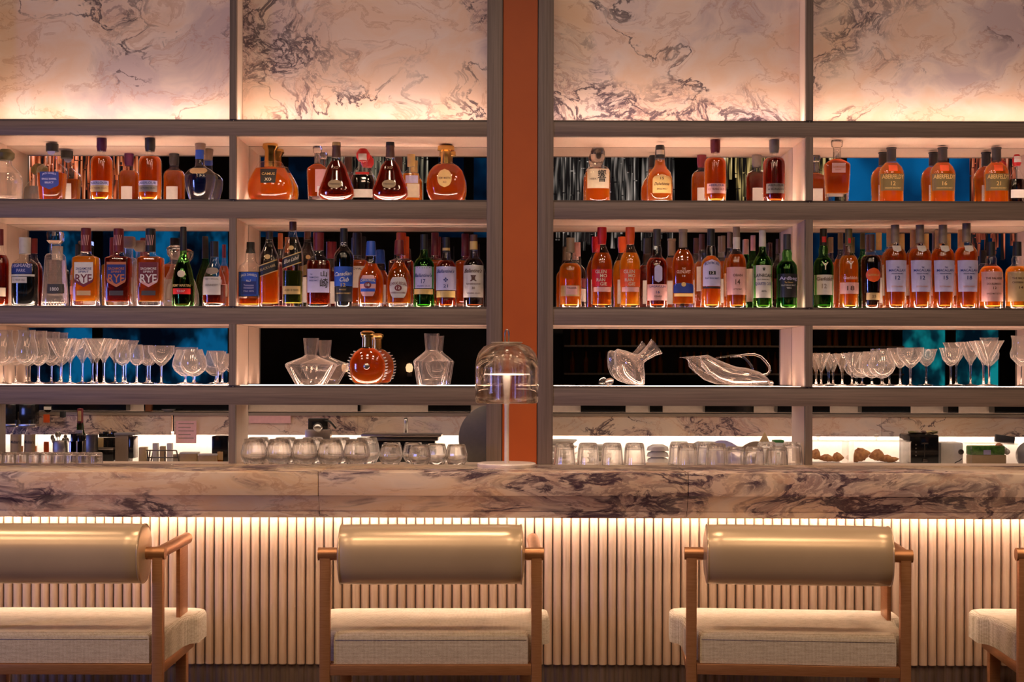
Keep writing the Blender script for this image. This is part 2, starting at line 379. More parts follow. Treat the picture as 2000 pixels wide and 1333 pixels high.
part('leather_panel', (xf(981.5), xf(1048.5), D+.004, D+.03, .9855, 3.0), M['leather'])
part('column_core', (xf(979), xf(1051), D+.03, MY-.0, .9855, 3.0), M['lip'])
for (x0, x1) in ((447, 460), (1573, 1587)):
    zs = [3.0]+[v for r in ROWS for v in (zf(r[0]), zf(r[1]))]+[.9855]
    for i in range(0, len(zs), 2):
        part('divider', (xf(x0), xf(x1), D-.001, D+.022, zs[i+1], zs[i]), M['upright'])
for i in range(1, 4):           # pale linings of the compartment sides
    z1, z0 = zf(ROWS[i-1][1]), zf(ROWS[i][0])
    for (x0, x1) in ((447, 460), (1573, 1587)): part('side_lining', (xf(x0)+.0008, xf(x1)-.0008, D+.022, MY, z0, z1), M['lining'])
    part('side_lining', (xf(-37), xf(-36), D+.022, MY, z0, z1), M['lining']); part('side_lining', (xf(2079), xf(2080), D+.022, MY, z0, z1), M['lining'])
    for (x0, x1) in cols: part('mirror_panel', (xf(x0), xf(x1), MY, MY+.012, z0, z1), M['mirror'])
for (x0, x1) in ((447, 460), (1573, 1587)):
    part('side_lining', (xf(x0)+.0008, xf(x1)-.0008, D+.022, MY, .9855, zf(ROWS[3][1])), M['lining'])
    part('side_lining', (xf(x0)+.0008, xf(x1)-.0008, D+.022, D+.13, zf(234), 3.0), M['lining'])
for k, (x0, x1) in enumerate(cols):
    part('marble_panel', (xf(x0), xf(x1), D+.125, D+.145, zf(236), 3.0), M[('marble2', 'marble', 'marble3', 'marble2')[k]])
    part('led_strip', (xf(x0)+.01, xf(x1)-.01, D+.045, D+.075, zf(234), zf(234)+.0025), M['led_top'])
    part('led_strip', (xf(x0)+.01, xf(x1)-.01, D+.045, D+.060, 2.996, 2.999), M['led_top'])  # unseen strip added to fill light into the upper marble
    for i in range(1, 4):
        z0 = zf(ROWS[i][0])
        if i == 3: part('led_strip', (xf(x0)+.01, xf(x1)-.01, D+.032, D+.040, z0-.002, z0+.0001), M['led_low'])
        else: part('led_strip', (xf(x0)+.01, xf(x1)-.01, D+.032, D+.040, z0-.002, z0+.0001), M['led'])
        part('led_strip', (xf(x0)+.01, xf(x1)-.01, MY-.048, MY-.040, z0-.002, z0+.0001), M['led_low' if i == 3 else 'led'])
part('cornice', (xf(-50), xf(2093), D, MY+.02, 3.0, 3.06), M['fascia'])
# small bright pins where the shelves meet the dividers
for x in (455, 1580):
    for y in (237, 394, 602, 757):
        bm = bmesh.new(); bmesh.ops.create_icosphere(bm, subdivisions=1, radius=.0022); o = obj('shelf_pin', bm, M['steel'], sh, True); o.location = (xf(x), -.0015, zf(y))

# ---------------------------------------------------------------- service niche behind the lowest row
NB = 6.05
nz = lambda y, d: HCAM+(HY-y)*d/FPX
ni = thing('back_counter', (0, D, 0), 'long pale service counter with veined marble splashback behind the glasses', 'counter')
def npart(name, ext, mat, bevel=0): return part(name, ext, mat, ni, bevel)
npart('glass_ledge', (xf(-37), xf(2080), 5.08, 5.42, .955, .985), M['lining'])
npart('worktop', (xf(-37), xf(2080), 5.42, NB, .90, .925), M['porcelain'])
npart('cabinet_base', (xf(-37), xf(2080), 5.12, NB, 0, .90), M['upright'])
sz0, sz1 = nz(851, 5.98), nz(813, 5.98)
for k, (a, b) in enumerate(((-60, 337), (341, 700), (700, 1000), (1000, 1345), (1345, 1720), (1720, 2300))):
    npart('splash_panel', (PX(a, 5.98)+.0007, PX(b, 5.98)-.0007, 5.96+(.006 if k == 1 else 0), 5.99, sz0, sz1), M['marble_splash'])
npart('splash_ledge', (PX(-60, 5.98), PX(2300, 5.98), 5.95, 6.10, sz1, sz1+.012), M['taupe'])
npart('lit_recess', (PX(-60, 5.98), PX(2300, 5.98), NB, NB+.02, .9, sz0+.01), M['niche_wall'])
npart('led_strip', (PX(-60, 5.98), PX(2300, 5.98), 6.0, 6.02, sz0+.006, sz0+.009), M['led_niche'])
npart('rear_panel', (PX(-60, 5.98), PX(2300, 5.98), 6.2, 6.22, sz1, zf(792)+.1), M['taupe'])
for (a, b) in ((-60, 250), (285, 482), (700, 706), (837, 920), (1134, 1221), (1268, 1293), (1375, 1470), (1516, 1618), (1680, 1775), (1848, 1868), (1938, 2100)):
    npart('dark_silhouette', (PX(a, 6.15), PX(b, 6.15), 6.12, 6.19, sz1+.013, zf(792)+.08), M['gloss_black'])  # made-up blocks for dark furniture shapes reflected from the room
npart('copper_trim', (PX(284, 6.1), PX(296, 6.1), 6.10, 6.12, sz1+.012, zf(792)+.08), M['copper'])
npart('niche_ceiling', (xf(-37), xf(2080), MY, 6.22, zf(792)+.06, zf(792)+.075), M['wall_dark'])
area('niche_light', (-1.1, 5.7, zf(792)+.05), (2.0, .15), 2.2, (1, .78, .6)); area('niche_light', (1.1, 5.7, zf(792)+.05), (2.0, .15), 2.2, (1, .78, .6))

# ---------------------------------------------------------------- bar counter
BF, BK = 3.754, 4.078
def zb(y, d=BF): return HCAM+(HY-y)*d/FPX
BT = zb(924)
bar = thing('bar_counter', (0, BF, 0), 'long bar counter with thick veined marble top and pale fluted oak front', 'bar')
def bpart(name, ext, mat, bevel=0): return BX(name, (ext[0], ext[1], ext[2]-BF, ext[3]-BF, ext[4], ext[5]), mat, bar, bevel)
seams = [-2.6, PX(180, BF)-.6, PX(622, BF), PX(1345, BF), 2.6]
for a, b in zip(seams, seams[1:]):
    bpart('marble_slab', (a+.0006, b-.0006, BF, BK, zb(970), BT), M['marble_bar'], .0025)
    # undercut second course leaning inwards
    bm = bmesh.new(); vs = box(bm, a+.0006, b-.0006, .006, .30, zb(1001), zb(970))
    for v in vs:
        if v.co.y < .1 and v.co.z < zb(985): v.co.y += .022
    obj('marble_undercourse', bm, M['marble_bar'], bar)
    bpart('marble_undercourse', (a+.0006, b-.0006, BF+.030, BF+.110, zb(1012.5, BF+.03), zb(1001)), M['marble_bar'])
bpart('led_strip', (-2.5, 2.5, BF+.118, BF+.128, zb(1006), zb(1006)+.003), M['led_bar'])
PY = 3.905
zt, zm = zb(1001), HCAM+(HY-1299)*PY/FPX
bpart('panel_backing', (-2.5, 2.5, PY+.012, BK, 0, zt), M['slat_dark'])
pitch = 17.9*PY/FPX; rr = pitch*.44
def slat_mesh(name, z0, z1, mat):
    bm = bmesh.new(); n = 8
    ring = [(rr*math.cos(math.pi+math.pi*k/n), rr*.95*math.sin(math.pi+math.pi*k/n)) for k in range(n+1)]+[(rr, rr*.25), (-rr, rr*.25)]
    A = [bm.verts.new((x, y, z0)) for x, y in ring]; B = [bm.verts.new((x, y, z1)) for x, y in ring]
    L = len(ring)
    for k in range(L): bm.faces.new((A[k], A[(k+1) % L], B[(k+1) % L], B[k]))
    bm.faces.new(A); bm.faces.new(B); bmesh.ops.recalc_face_normals(bm, faces=bm.faces)
    for e in bm.edges:
        if e.calc_face_angle(0) > R(40): e.smooth = False
    me = bpy.data.meshes.new(name); bm.to_mesh(me); bm.free(); me.materials.append(mat)
    me.polygons.foreach_set('use_smooth', [True]*len(me.polygons)); return me
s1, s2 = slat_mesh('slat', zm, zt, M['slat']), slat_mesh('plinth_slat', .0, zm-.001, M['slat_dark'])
for k in range(-66, 67):
    o = mesh_obj('slat', s1, None, bar); o.location = (k*pitch, PY-BF+rr*.7, 0)
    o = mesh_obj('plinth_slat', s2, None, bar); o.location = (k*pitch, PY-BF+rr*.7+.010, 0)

# ---------------------------------------------------------------- bar stools
SN = 3.409
def zs_(y, d=SN): return HCAM+(HY-y)*d/FPX
def stool(cx, rz, label):
    st = thing('bar_stool', (PX(cx, SN)-.2*math.sin(rz), SN+.2, 0), label, 'bar stool', 'upholstered bar stools along the counter', rz)
    Y = -.2; AZ = .894; w_ = .270; pw = .0125; FR = .30
    for s in (-1, 1):
        o = BX('front_leg', (s*(w_-.017)-pw, s*(w_-.017)+pw, Y-.012, Y+.012, 0, AZ), M['bronze'], st, .0015)
        if s > 0: BX('arm_support', (s*(w_-.017)-.005, s*(w_-.017)+.005, Y+FR-.095, Y+FR-.006, .61, AZ), M['bronze'], st, .001)
        o = BX('rear_leg', (s*(w_-.035)-.014, s*(w_-.035)+.014, Y+.315, Y+.345, 0, .62), M['bronze'], st, .0015)
        if s > 0: bm = tube([(s*(w_-.017), Y, AZ+.002), (s*(w_-.017), Y+FR, AZ+.002)], .0155, 16)
        if s > 0: obj('armrest', bm, M['bronze'], st, True, 50)
        if s > 0:
            bm = bmesh.new(); bmesh.ops.create_uvsphere(bm, u_segments=16, v_segments=8, radius=.0155)
            o = obj('armrest_end', bm, M['bronze'], st, True); o.location = (s*(w_-.017), Y+FR, AZ+.002)
        BX('side_rail', (s*(w_-.017)-.012, s*(w_-.017)+.012, Y, Y+.335, .607, .632), M['bronze'], st, .001)
    obj('back_tube', tube([(-w_, Y, AZ+.002), (w_, Y, AZ+.002)], .0155, 16), M['bronze'], st, True, 50)
    BX('front_rail', (-w_+.03, w_-.03, Y-.012, Y+.012, .607, .632), M['bronze'], st, .001)
    BX('rear_rail', (-w_+.03, w_-.03, Y+.32, Y+.34, .607, .632), M['bronze'], st, .001)
    BX('stretcher', (-w_+.03, w_-.03, Y-.01, Y+.012, .22, .245), M['bronze'], st, .001)
    # bolster: rounded-square roll with slightly pillowed ends and a seam
    L = .2215; rb = .0715; bm = bmesh.new(); prof = []
    for u in (0, .35, .7, .9, .97): prof.append((rb*u*.97, -L-.004+.008*u*u))
    for k in range(13):
        u = -1+2*k/12; prof.append((rb*(1.0-.02*abs(u)**8), u*L*.97))
    for u in (.97, .9, .7, .35, 0): prof.append((rb*u*.97, L+.004-.008*u*u))
    bm = lathe(prof, 40, 2.35)
    o = obj('bolster', bm, M['champagne'], st, True, 60); o.rotation_euler = (R(90), 0, R(90)); o.location = (0, Y+.01, AZ)
    for s in (-1, 1):
        pts = []
        for k in range(32):
            a = 2*math.pi*k/32; c, q = math.cos(a), math.sin(a); g = (abs(c)**2.35+abs(q)**2.35)**(-1/2.35)
            pts.append((s*L*.975, Y+.01+rb*.985*g*c, AZ+rb*.985*g*q))
        obj('bolster_piping', tube(pts, .0016, 6, closed=True), M['champagne'], st, True)
    # seat cushion, notched round the legs
    plan = [(.232, 0), (.236, .035), (.262, .04), (.268, .20), (.276, .238), (.288, .245), (.296, .262), (.296, .35), (.27, .368), (.22, .374)]
    full = [(x, y) for x, y in plan]+[(-x, y) for x, y in reversed(plan)]
    bm = bmesh.new(); A = [bm.verts.new((x, Y-.004+y, .633)) for x, y in full]
    f = bm.faces.new(A); g = bmesh.ops.extrude_face_region(bm, geom=[f]); top = [v for v in g['geom'] if isinstance(v, bmesh.types.BMVert)]
    for v in top: v.co.z = .706
    te = [e for e in bm.edges if all(v in top for v in e.verts)]
    bmesh.ops.bevel(bm, geom=te, offset=.015, segments=4, affect='EDGES', profile=.5, clamp_overlap=True)
    vert = [e for e in bm.edges if abs(e.verts[0].co.z-e.verts[1].co.z) > .03]
    obj('seat_cushion', bm, M['linen'], st, True, 50)
    bm = tube([(x, Y-.0045+y, .6905) for x, y in ((-.228, 0), (.228, 0))], .0011, 6); obj('seat_seam', bm, M['linen'], st, True)
    return st
stool(104, R(0.2), 'champagne bolster bar stool cut off by the left edge of the picture')
stool(843, R(1.0), 'champagne bolster bar stool standing below the glass table lamp')
stool(1559, R(-4.5), 'champagne bolster bar stool below the pastries and the toaster')
stool(2210, R(-4), 'bar stool at the right edge, only its seat corner and arm showing')

# ---------------------------------------------------------------- table lamp
ly = 3.995
LS = ly/FPX
LSK = 1.0
lx = PX(990, ly); lamp = thing('table_lamp', (lx, ly, BT), 'slim white table lamp with smoky glass dome shade on the marble counter', 'lamp')
k_ = ly/FPX
bm = lathe([(0, 0), (57*k_, 0), (57.5*k_, .002), (57.5*k_, .008), (56*k_, .0105), (0, .0105)], 48)
obj('base', bm, M['lampwhite'], lamp, True, 40)
zl = lambda y: HCAM+(HY-y)*ly/FPX-BT
bm = lathe([(0, .010), (4.6*k_, .0105), (4.4*k_, zl(800)), (7.5*k_, zl(737)), (6.5*k_, zl(733)), (0, zl(733))], 24)
obj('stem', bm, M['lampwhite'], lamp, True, 40)
# outer dome, solid wall
R1 = 62*k_; top = zl(670); bot = zl(788)
outer = [(R1*.93, bot), (R1*.985, bot+.004), (R1, bot+.02), (R1, zl(722)), (R1*.975, zl(705)), (R1*.90, zl(690)), (R1*.72, zl(677)), (R1*.45, zl(671)), (R1*.28, zl(669))]
inner = [(r-.0045 if r > R1*.5 else r*.8, z-.004 if z > zl(700) else z) for r, z in reversed(outer)]
inner[-1] = (R1*.93-.004, bot+.0005)
prof = outer+inner
bm = lathe(prof+[prof[0]], 48); bmesh.ops.remove_doubles(bm, verts=bm.verts, dist=1e-5)
obj('glass_shade', bm, M['smoke'], lamp, True, 60)
bm = lathe([(0, zl(668)), (30*k_, zl(668.5)), (31*k_, zl(670)), (0, zl(671))], 32); obj('shade_cap', bm, M['taupe'], lamp, True, 40)
bm = lathe([(0, zl(670)), (5*k_, zl(671)), (5*k_, zl(690)), (22*k_, zl(700)), (24*k_, zl(712)), (24*k_, zl(730)), (0, zl(731))], 32); obj('lamp_holder', bm, M['glass_thin'], lamp, True, 40)
bm = lathe([(33*k_, zl(733)), (34*k_, zl(733)), (34*k_, zl(779)), (33*k_, zl(779)), (33*k_, zl(733))], 40); obj('inner_diffuser', bm, M['glass_thin'], lamp, True, 40)
bm = lathe([(8*k_, zl(731)), (33*k_, zl(731)), (33*k_, zl(733)), (8*k_, zl(733)), (8*k_, zl(731))], 40); obj('light_disc', bm, emit('lamp_glow', (1, .80, .68), 5), lamp, True, 40)
pts = [(-3.5*k_, 0, zl(668)), (-3.8*k_, 0, zl(652)), (-2.5*k_, 0, zl(646)), (0, 0, zl(643.5)), (2.5*k_, 0, zl(646)), (3.8*k_, 0, zl(652)), (3.5*k_, 0, zl(668))]
obj('carry_loop', tube(pts, 1.6*k_, 10), M['steel'], lamp, True)
# ---------------------------------------------------------------- lettering and labels
_tc = {}
def text_verts(s):
    if s in _tc: return _tc[s]
    cu = bpy.data.curves.new('t', 'FONT'); cu.body = s; cu.resolution_u = 2; cu.fill_mode = 'FRONT'; cu.offset = .012
    o = bpy.data.objects.new('t', cu); C.objects.link(o); bpy.context.view_layer.update()
    me = bpy.data.meshes.new_from_object(o.evaluated_get(bpy.context.evaluated_depsgraph_get()))
    vs = [(v.co.x, v.co.y) for v in me.vertices]; fs = [tuple(p.vertices) for p in me.polygons]
    bpy.data.objects.remove(o); bpy.data.curves.remove(cu); bpy.data.meshes.remove(me)
    if vs:
        x0, x1 = min(v[0] for v in vs), max(v[0] for v in vs); y0, y1 = min(v[1] for v in vs), max(v[1] for v in vs)
        vs = [((x-(x0+x1)/2)/(x1-x0), (y-(y0+y1)/2)/max(y1-y0, 1e-6)) for x, y in vs]
    _tc[s] = (vs, fs); return _tc[s]
def surf_y(x, r, n, dr):
    u = min(abs(x)/r, .999); return -r*dr*(1-u**n)**(1/n)
def radius_at(prof, z):
    for (r0, z0), (r1, z1) in zip(prof, prof[1:]):
        if min(z0, z1) <= z <= max(z0, z1) and abs(z1-z0) > 1e-6: return r0+(r1-r0)*(z-z0)/(z1-z0)
    return prof[-1][0]
SHAPES = {'rect': lambda v: 1, 'shield': lambda v: 1 if v > .22 else .02+.98*v/.22, 'oval': lambda v: max(.02, math.sqrt(max(0, 1-(2*v-1)**2))),
          'arch': lambda v: 1 if v < .72 else max(.03, math.sqrt(max(0, 1-((v-.72)/.28)**2))), 'stadium': lambda v: 1 if .2 < v < .8 else max(.03, math.sqrt(max(0, 1-((abs(v-.5)-.3)/.2)**2))),
          'badge': lambda v: .62+.38*math.sin(math.pi*v)**.7, 'taper': lambda v: .90+.10*v}
def label_mesh(name, prof, n, dr, x0, wd, z0, z1, mat, parent, off=.0006, shape='rect', slant=0, back=False):
    bm = bmesh.new(); nx, nz = 8, (10 if shape != 'rect' else 4); grid = []
    for j in range(nz+1):
        v = j/nz; row = []; hw = SHAPES[shape](v)*wd/2
        for i in range(nx+1):
            x = x0+(-1+2*i/nx)*hw; z = z0+(z1-z0)*v+slant*(x-x0)
            r = radius_at(prof, z)
            if n <= 2.01 and wd < 1.2*r*2:      # wrap round
                xx = x if abs(x) < r*.97 else math.copysign(r*.97, x)
            else: xx = max(-r*.97, min(r*.97, x))
            y = surf_y(xx, r, n, dr)-off
            row.append(bm.verts.new((xx*(1+off/r), y if not back else -y, z)))
        grid.append(row)
    for j in range(nz):
        for i in range(nx): bm.faces.new((grid[j][i], grid[j][i+1], grid[j+1][i+1], grid[j+1][i]))
    me = bpy.data.meshes.new(name); bm.to_mesh(me); bm.free(); return mesh_obj(name, me, mat, parent, True)
def lettering(prof, n, dr, s, x0, z, wd, ht, mat, parent, off=.0011, arc=0, slant=0, skew=0):
    vs, fs = text_verts(s)
    if not vs: return
    out = []
    for (u, v) in vs:
        x = x0+u*wd+v*ht*skew; zz = z+v*ht+arc*(1-(2*u)**2)*ht+slant*(x-x0)
        r = radius_at(prof, zz); xx = max(-r*.96, min(r*.96, x))
        out.append((xx*(1+off/r), surf_y(xx, r, n, dr)-off, zz))
    me = bpy.data.meshes.new('lettering'); me.from_pydata(out, [], fs); return mesh_obj('lettering', me, mat, parent)

# ---------------------------------------------------------------- bottles
# kind: (body profile (t, r), cap profile, section exponent, depth ratio, fill, base thickness)
K = {
 'tapered': ([(0, .84), (.01, .88), (.30, .93), (.60, 1), (.645, .99), (.69, .86), (.735, .58), (.765, .40), (.80, .37)], [(.78, .37), (1, .36)], 2, 1, .71, .03),
 'block': ([(0, .96), (.01, 1), (.595, 1), (.62, .97), (.65, .55), (.665, .38), (.72, .37)], [(.70, .39), (.995, .38), (1, .35)], 7, .62, .635, .06),
 'round': ([(0, .95), (.012, 1), (.54, 1), (.60, .94), (.65, .74), (.69, .48), (.72, .38), (.80, .33)], [(.79, .36), (1, .35)], 2, 1, .66, .025),
 'roundneck': ([(0, .95), (.012, 1), (.52, 1), (.58, .93), (.62, .74), (.65, .50), (.67, .44), (.74, .47), (.79, .36)], [(.79, .37), (1, .35)], 2, 1, .63, .03),
 'square': ([(0, .97), (.012, 1), (.58, 1), (.63, .93), (.67, .62), (.70, .48), (.78, .46), (.83, .42), (.93, .32)], [(.83, .44), (.90, .36), (.92, .37), (1, .36)], 6, .95, .60, .03),
 'tallsquare': ([(0, 1), (.50, 1), (.60, .98), (.69, .86), (.77, .60), (.84, .40), (.90, .32), (.93, .32)], [(.90, .36), (1, .36)], 5, .95, .50, .04),
 'waisted': ([(0, .95), (.02, .97), (.12, .93), (.30, .95), (.50, 1), (.58, .97), (.65, .80), (.71, .55), (.77, .38), (.80, .35)], [(.79, .37), (.88, .44), (1, .42)], 2, 1, .68, .03),
 'stout': ([(0, .90), (.012, .97), (.10, 1), (.60, 1), (.65, .96), (.69, .84), (.72, .64), (.74, .42), (.80, .40)], [(.79, .38), (.86, .44), (1, .44)], 2, 1, .70, .03),
 'flask': ([(0, .98), (.05, 1), (.10, .96), (.30, .95), (.54, 1), (.60, .97), (.67, .82), (.73, .55), (.77, .36), (.82, .34)], [(.77, .37), (.97, .36), (.975, .40), (1, .40)], 3, .6, .74, .05),
 'bellneck': ([(0, .96), (.012, 1), (.34, 1), (.44, .97), (.54, .80), (.60, .58), (.66, .44), (.74, .40), (.82, .36)], [(.78, .40), (.98, .34), (1, .30)], 2.3, .9, .66, .05),
 'cognac': ([(0, .93), (.02, .98), (.20, 1), (.32, .97), (.46, .80), (.56, .55), (.63, .35), (.70, .28), (.80, .26)], [(.70, .30), (.99, .27), (1, .25)], 2, 1, .55, .02),
 'clearcognac': ([(0, .93), (.02, 1), (.34, 1), (.44, .90), (.58, .62), (.68, .36), (.78, .32)], [(.76, .34), (1, .34)], 3, .7, .33, .05),
 'fan': ([(0, .72), (.03, .84), (.10, 1), (.20, .98), (.36, .78), (.50, .62), (.60, .50), (.68, .30), (.74, .22), (.80, .22)], [(.74, .25), (.90, .22), (.93, .24), (1, .22)], 2, .5, .68, .03),
 'gourd': ([(0, .55), (.04, .78), (.12, .94), (.24, 1), (.38, .97), (.52, .78), (.62, .62), (.70, .50), (.71, .30), (.74, .24)], [(.62, .25), (.88, .23), (.95, .34), (1, .31)], 2.2, .5, .60, .06),
 'disc': ([(0, .52), (.04, .66), (.13, .87), (.24, .98), (.35, 1), (.46, .96), (.56, .84), (.64, .62), (.69, .36), (.72, .25)], [(.68, .26), (.88, .25), (.90, .42), (.97, .40), (1, .22)], 2, .45, .67, .05),
 'squat': ([(0, .80), (.07, .86), (.30, .94), (.53, 1), (.60, .94), (.66, .55), (.71, .38), (.82, .34), (.88, .34)], [(.87, .44), (.99, .44), (1, .42)], 5, .7, .50, .05),
 'urn': ([(0, .62), (.10, .70), (.30, .94), (.42, 1), (.50, .96), (.57, .72), (.62, .34), (.68, .29), (.85, .28)], [(.82, .28), (.99, .34), (1, .32)], 2, .8, .48, .02),
 'angular': ([(0, .84), (.25, .92), (.58, 1), (.62, .95), (.67, .60), (.70, .30), (.85, .28)], [(.72, .30), (.88, .28), (.90, .42), (.97, .46), (1, .40)], 8, .5, .70, .14),
 'facet': ([(0, .98), (.01, 1), (.56, 1), (.62, .93), (.67, .72), (.70, .42), (.80, .40)], [(.76, .44), (.82, .56), (.94, .56), (1, .46)], 3, .8, .58, .06),
 'pyramid': ([(0, 1), (.01, 1), (.60, .78), (.67, .74), (.70, .62), (.71, .40), (.82, .38), (.86, .42)], [(.84, .40), (.88, .60), (.98, .60), (1, .56)], 5, .8, .60, .04),
 'ball': ([(0, .98), (.35, 1), (.48, .95), (.58, .75), (.66, .48), (.70, .36), (.80, .34)], [(.78, .40), (.84, .55), (.92, .56), (1, .30)], 4, .8, .52, .06),
 'broad': ([(0, .97), (.02, 1), (.56, 1), (.62, .90), (.66, .66), (.69, .42), (.80, .40)], [(.76, .42), (1, .44)], 3, .6, .62, .04),
 'decanter': ([(0, .85), (.10, 1), (.25, .98), (.45, .74), (.60, .42), (.70, .30), (.80, .30)], [(.78, .32), (.86, .55), (.96, .60), (1, .35)], 2, .7, .45, .08),
}
FLOOR_PY = {1: 388.5, 2: 597.5, 3: 752.5}
BD = {0: 5.368, 1: 5.478}
CEILZ = {1: zf(266.5), 2: zf(427.5), 3: zf(635)}
def bottle(row, x, w, ytop, kind, liq, cap, label, cat='bottle', back=0, grp=None, glassm='bot', labels=(), texts=(), capm=None, capfrac=None, backlab='white', name='whisky_bottle', fill=None):
    d = back if isinstance(back, float) else BD[back]; s = d/FPX; z0 = FLOORZ[row]+.0013
    dx = (x-1000)*ROLL
    top = min(HCAM+(HY-(ytop-dx))*s, CEILZ[row]-.0005); H = top-z0; rw = w/2*s
    body, capp, n, dr, fl, bt = K[kind]
    if fill: fl = fill
    r = thing(name, (PX(x, d), d, z0), label, cat, grp)
    prof = [(b*rw, t*H) for t, b in body]
    full = [(0, 0)]+prof+[(0, prof[-1][1])]
    o = obj('glass_body', lathe(full, 28, n, dr), M[glassm], r, True, 50)
    opaque = liq in ('black', 'blue')
    inner = []; T = fl*H; zb0 = bt*H if not opaque else .002
    for (rr_, z) in prof:
        if z > zb0 and z < T: inner.append((rr_-.0022 if rr_ > .006 else rr_*.7, z))
    rb_ = max(radius_at(prof, zb0)-.003, .004)
    inner = [(0, zb0), (rb_*.8, zb0), (rb_, zb0+.002)]+[p for p in inner if p[1] > zb0+.0025]+[(max(radius_at(prof, T)-.0022, .003), T), (0, T)]
    obj('liquid', lathe(inner, 28, n, dr), M['lq_'+liq], r, True, 50)
    if bt >= .045 and not opaque:      # thick clear foot of the bottle
        obj('glass_foot', lathe([(0, .0006), (prof[0][0]*.93, .0006), (rb_*.97, zb0-.0006), (0, zb0-.0006)], 20, n, dr), M['glass'], r, True, 40)
    cp = [(b*rw*1.03, t*H) for t, b in capp]
    cn = 2 if kind not in ('pyramid',) else 5
    cm = M['glass' if capm == 'crystal' else capm] if capm else M[cap]
    obj('cap', lathe([(0, cp[0][1])]+cp+[(0, cp[-1][1])], 20, cn, 1 if dr > .8 else min(1, dr*1.6)), cm, r, True, 40)
    zpy = lambda y: HCAM+(HY-(y-dx))*s-z0
    lab = None
    for L in labels:
        y0, y1, xo, lw, mat = L[:5]; opt = L[5] if len(L) > 5 else {}
        lab = label_mesh(opt.get('name', 'label'), prof if not opt.get('cap') else cp, n if not opt.get('cap') else 2, dr if not opt.get('cap') else (1 if dr > .8 else min(1, dr*1.6)), xo*s, lw*s, zpy(y1), zpy(y0), M[mat], r, .0005+.0002*opt.get('lift', 0), opt.get('shape', 'rect'), opt.get('slant', 0))
    for tx in texts:
        st_, xo, yc, tw, th, mat = tx[:6]; opt = tx[6] if len(tx) > 6 else {}
        pr = cp if opt.get('cap') else prof
        lettering(pr, 2 if opt.get('cap') else n, 1 if opt.get('cap') and dr > .8 else (min(1, dr*1.6) if opt.get('cap') else dr), st_, xo*s, zpy(yc), tw*s, th*s, M[mat], lab or r, .0013, opt.get('arc', 0), opt.get('slant', 0), opt.get('skew', 0))
    if backlab and not opaque:
        label_mesh('back_label', prof, n, dr, 0, rw*1.05, .10*H, .42*H, M[backlab], r, .0005, back=True)
    return r

# ---- upper shelf
bottle(1, 10, 60, 292, 'ball', 'clearl', 'olive', 'clear rounded bottle with mottled ball stopper at the left edge of the upper shelf', glassm='crystal', backlab=None)
bottle(1, 101, 54, 281, 'squat', 'copper', 'black', 'squat bottle with black shield label and black cap on the upper shelf', back=5.47,
       labels=[(338, 372, 0, 36, 'navy', dict(shape='shield')), (290, 304, 0, 15, 'lilac', dict(name='neck_label', shape='oval'))],
       texts=[("JACK DANIEL'S", 0, 343.5, 26, 4.5, 'lilac', dict(arc=.5)), ('SINGLE BARREL', 0, 352, 28, 3.5, 'lilac'), ('SELECT', 0, 359, 17, 3.5, 'lilac')])
AB = [('ABERLOUR', 0, 360, 32, 5, 'navy')]
bottle(1, 197.5, 43, 268.5, 'stout', 'copper', 'purple', 'rounded amber bottle with purple cap on the upper left shelf', labels=[(356, 377, 0, 34, 'tan'), (355.5, 364.5, 0, 34.4, 'lilac', dict(lift=1))], texts=AB+[('12 YEARS OLD', 0, 370, 28, 3, 'maroon')])
bottle(1, 292, 45, 268.5, 'stout', 'copper', 'darkgrey', 'rounded amber bottle with dark grey cap on the upper left shelf', labels=[(356, 377, 0, 35, 'grey'), (355.5, 364.5, 0, 35.4, 'lilac', dict(lift=1))], texts=AB+[('16 YEARS OLD', 0, 370, 28, 3, 'black')])
bottle(1, 390, 61, 273, 'urn', 'blue', 'taupe', 'dark blue urn-shaped bottle with dull stopper beside the left divider', back=5.49, labels=[(294, 312, 0, 16, 'blue', dict(name='neck_label', cap=1)), (330, 342, 0, 34, 'tan', dict(shape='badge'))], backlab=None)
bottle(1, 527, 90, 279.5, 'gourd', 'amber', 'gold', 'wide gourd-shaped amber bottle with polished gold neck and stopper', back=5.49, capm='goldm',
       labels=[(332, 360, -1, 32, 'black', dict(shape='taper'))], texts=[('CAMUS', -1, 342, 25, 5, 'gold'), ('XO', -1, 353, 13, 6, 'cream')])
bottle(1, 619, 40, 286, 'angular', 'copper', 'taupe', 'angular amber bottle with pink label, behind the first dark fan-shaped bottle', back=1, capm='crystal', labels=[(332, 376, 8, 22, 'pink'), (365, 384, 8, 14, 'white', dict(lift=1))])
for x, yt, cp, dsc in ((656, 278, 'gold', 'dark red fan-shaped bottle with gold stopper'), (761, 278, 'black', 'dark red fan-shaped bottle with black stopper')):
    bottle(1, x, 71, yt, 'fan', 'red', 'brown', dsc+' on the upper shelf', labels=[(353, 370, -1, 27, 'tan', dict(shape='oval')), (278.5, 285, 0, 14, cp, dict(cap=1, name='neck_label'))],
           texts=[('Hennessy', -1, 361.5, 20, 4.5, 'brown'), ('XO', 0, 329, 10, 5, 'tan')], backlab=None)
bottle(1, 708, 46, 291, 'ball', 'dark', 'red', 'dark round bottle with red and white cap between the two fan-shaped bottles', back=1, labels=[(372, 388, 0, 40, 'white'), (302, 314, 0, 16, 'white', dict(cap=1, name='neck_label')), (338, 343, 0, 26, 'red', dict(name='ribbon'))])
bottle(1, 802, 34, 302, 'broad', 'gold', 'gold', 'yellow bottle with pale paper label behind the black-stoppered fan-shaped bottle', back=1, labels=[(344, 359, 2, 24, 'lilac'), (360, 387, 6, 26, 'cream')])
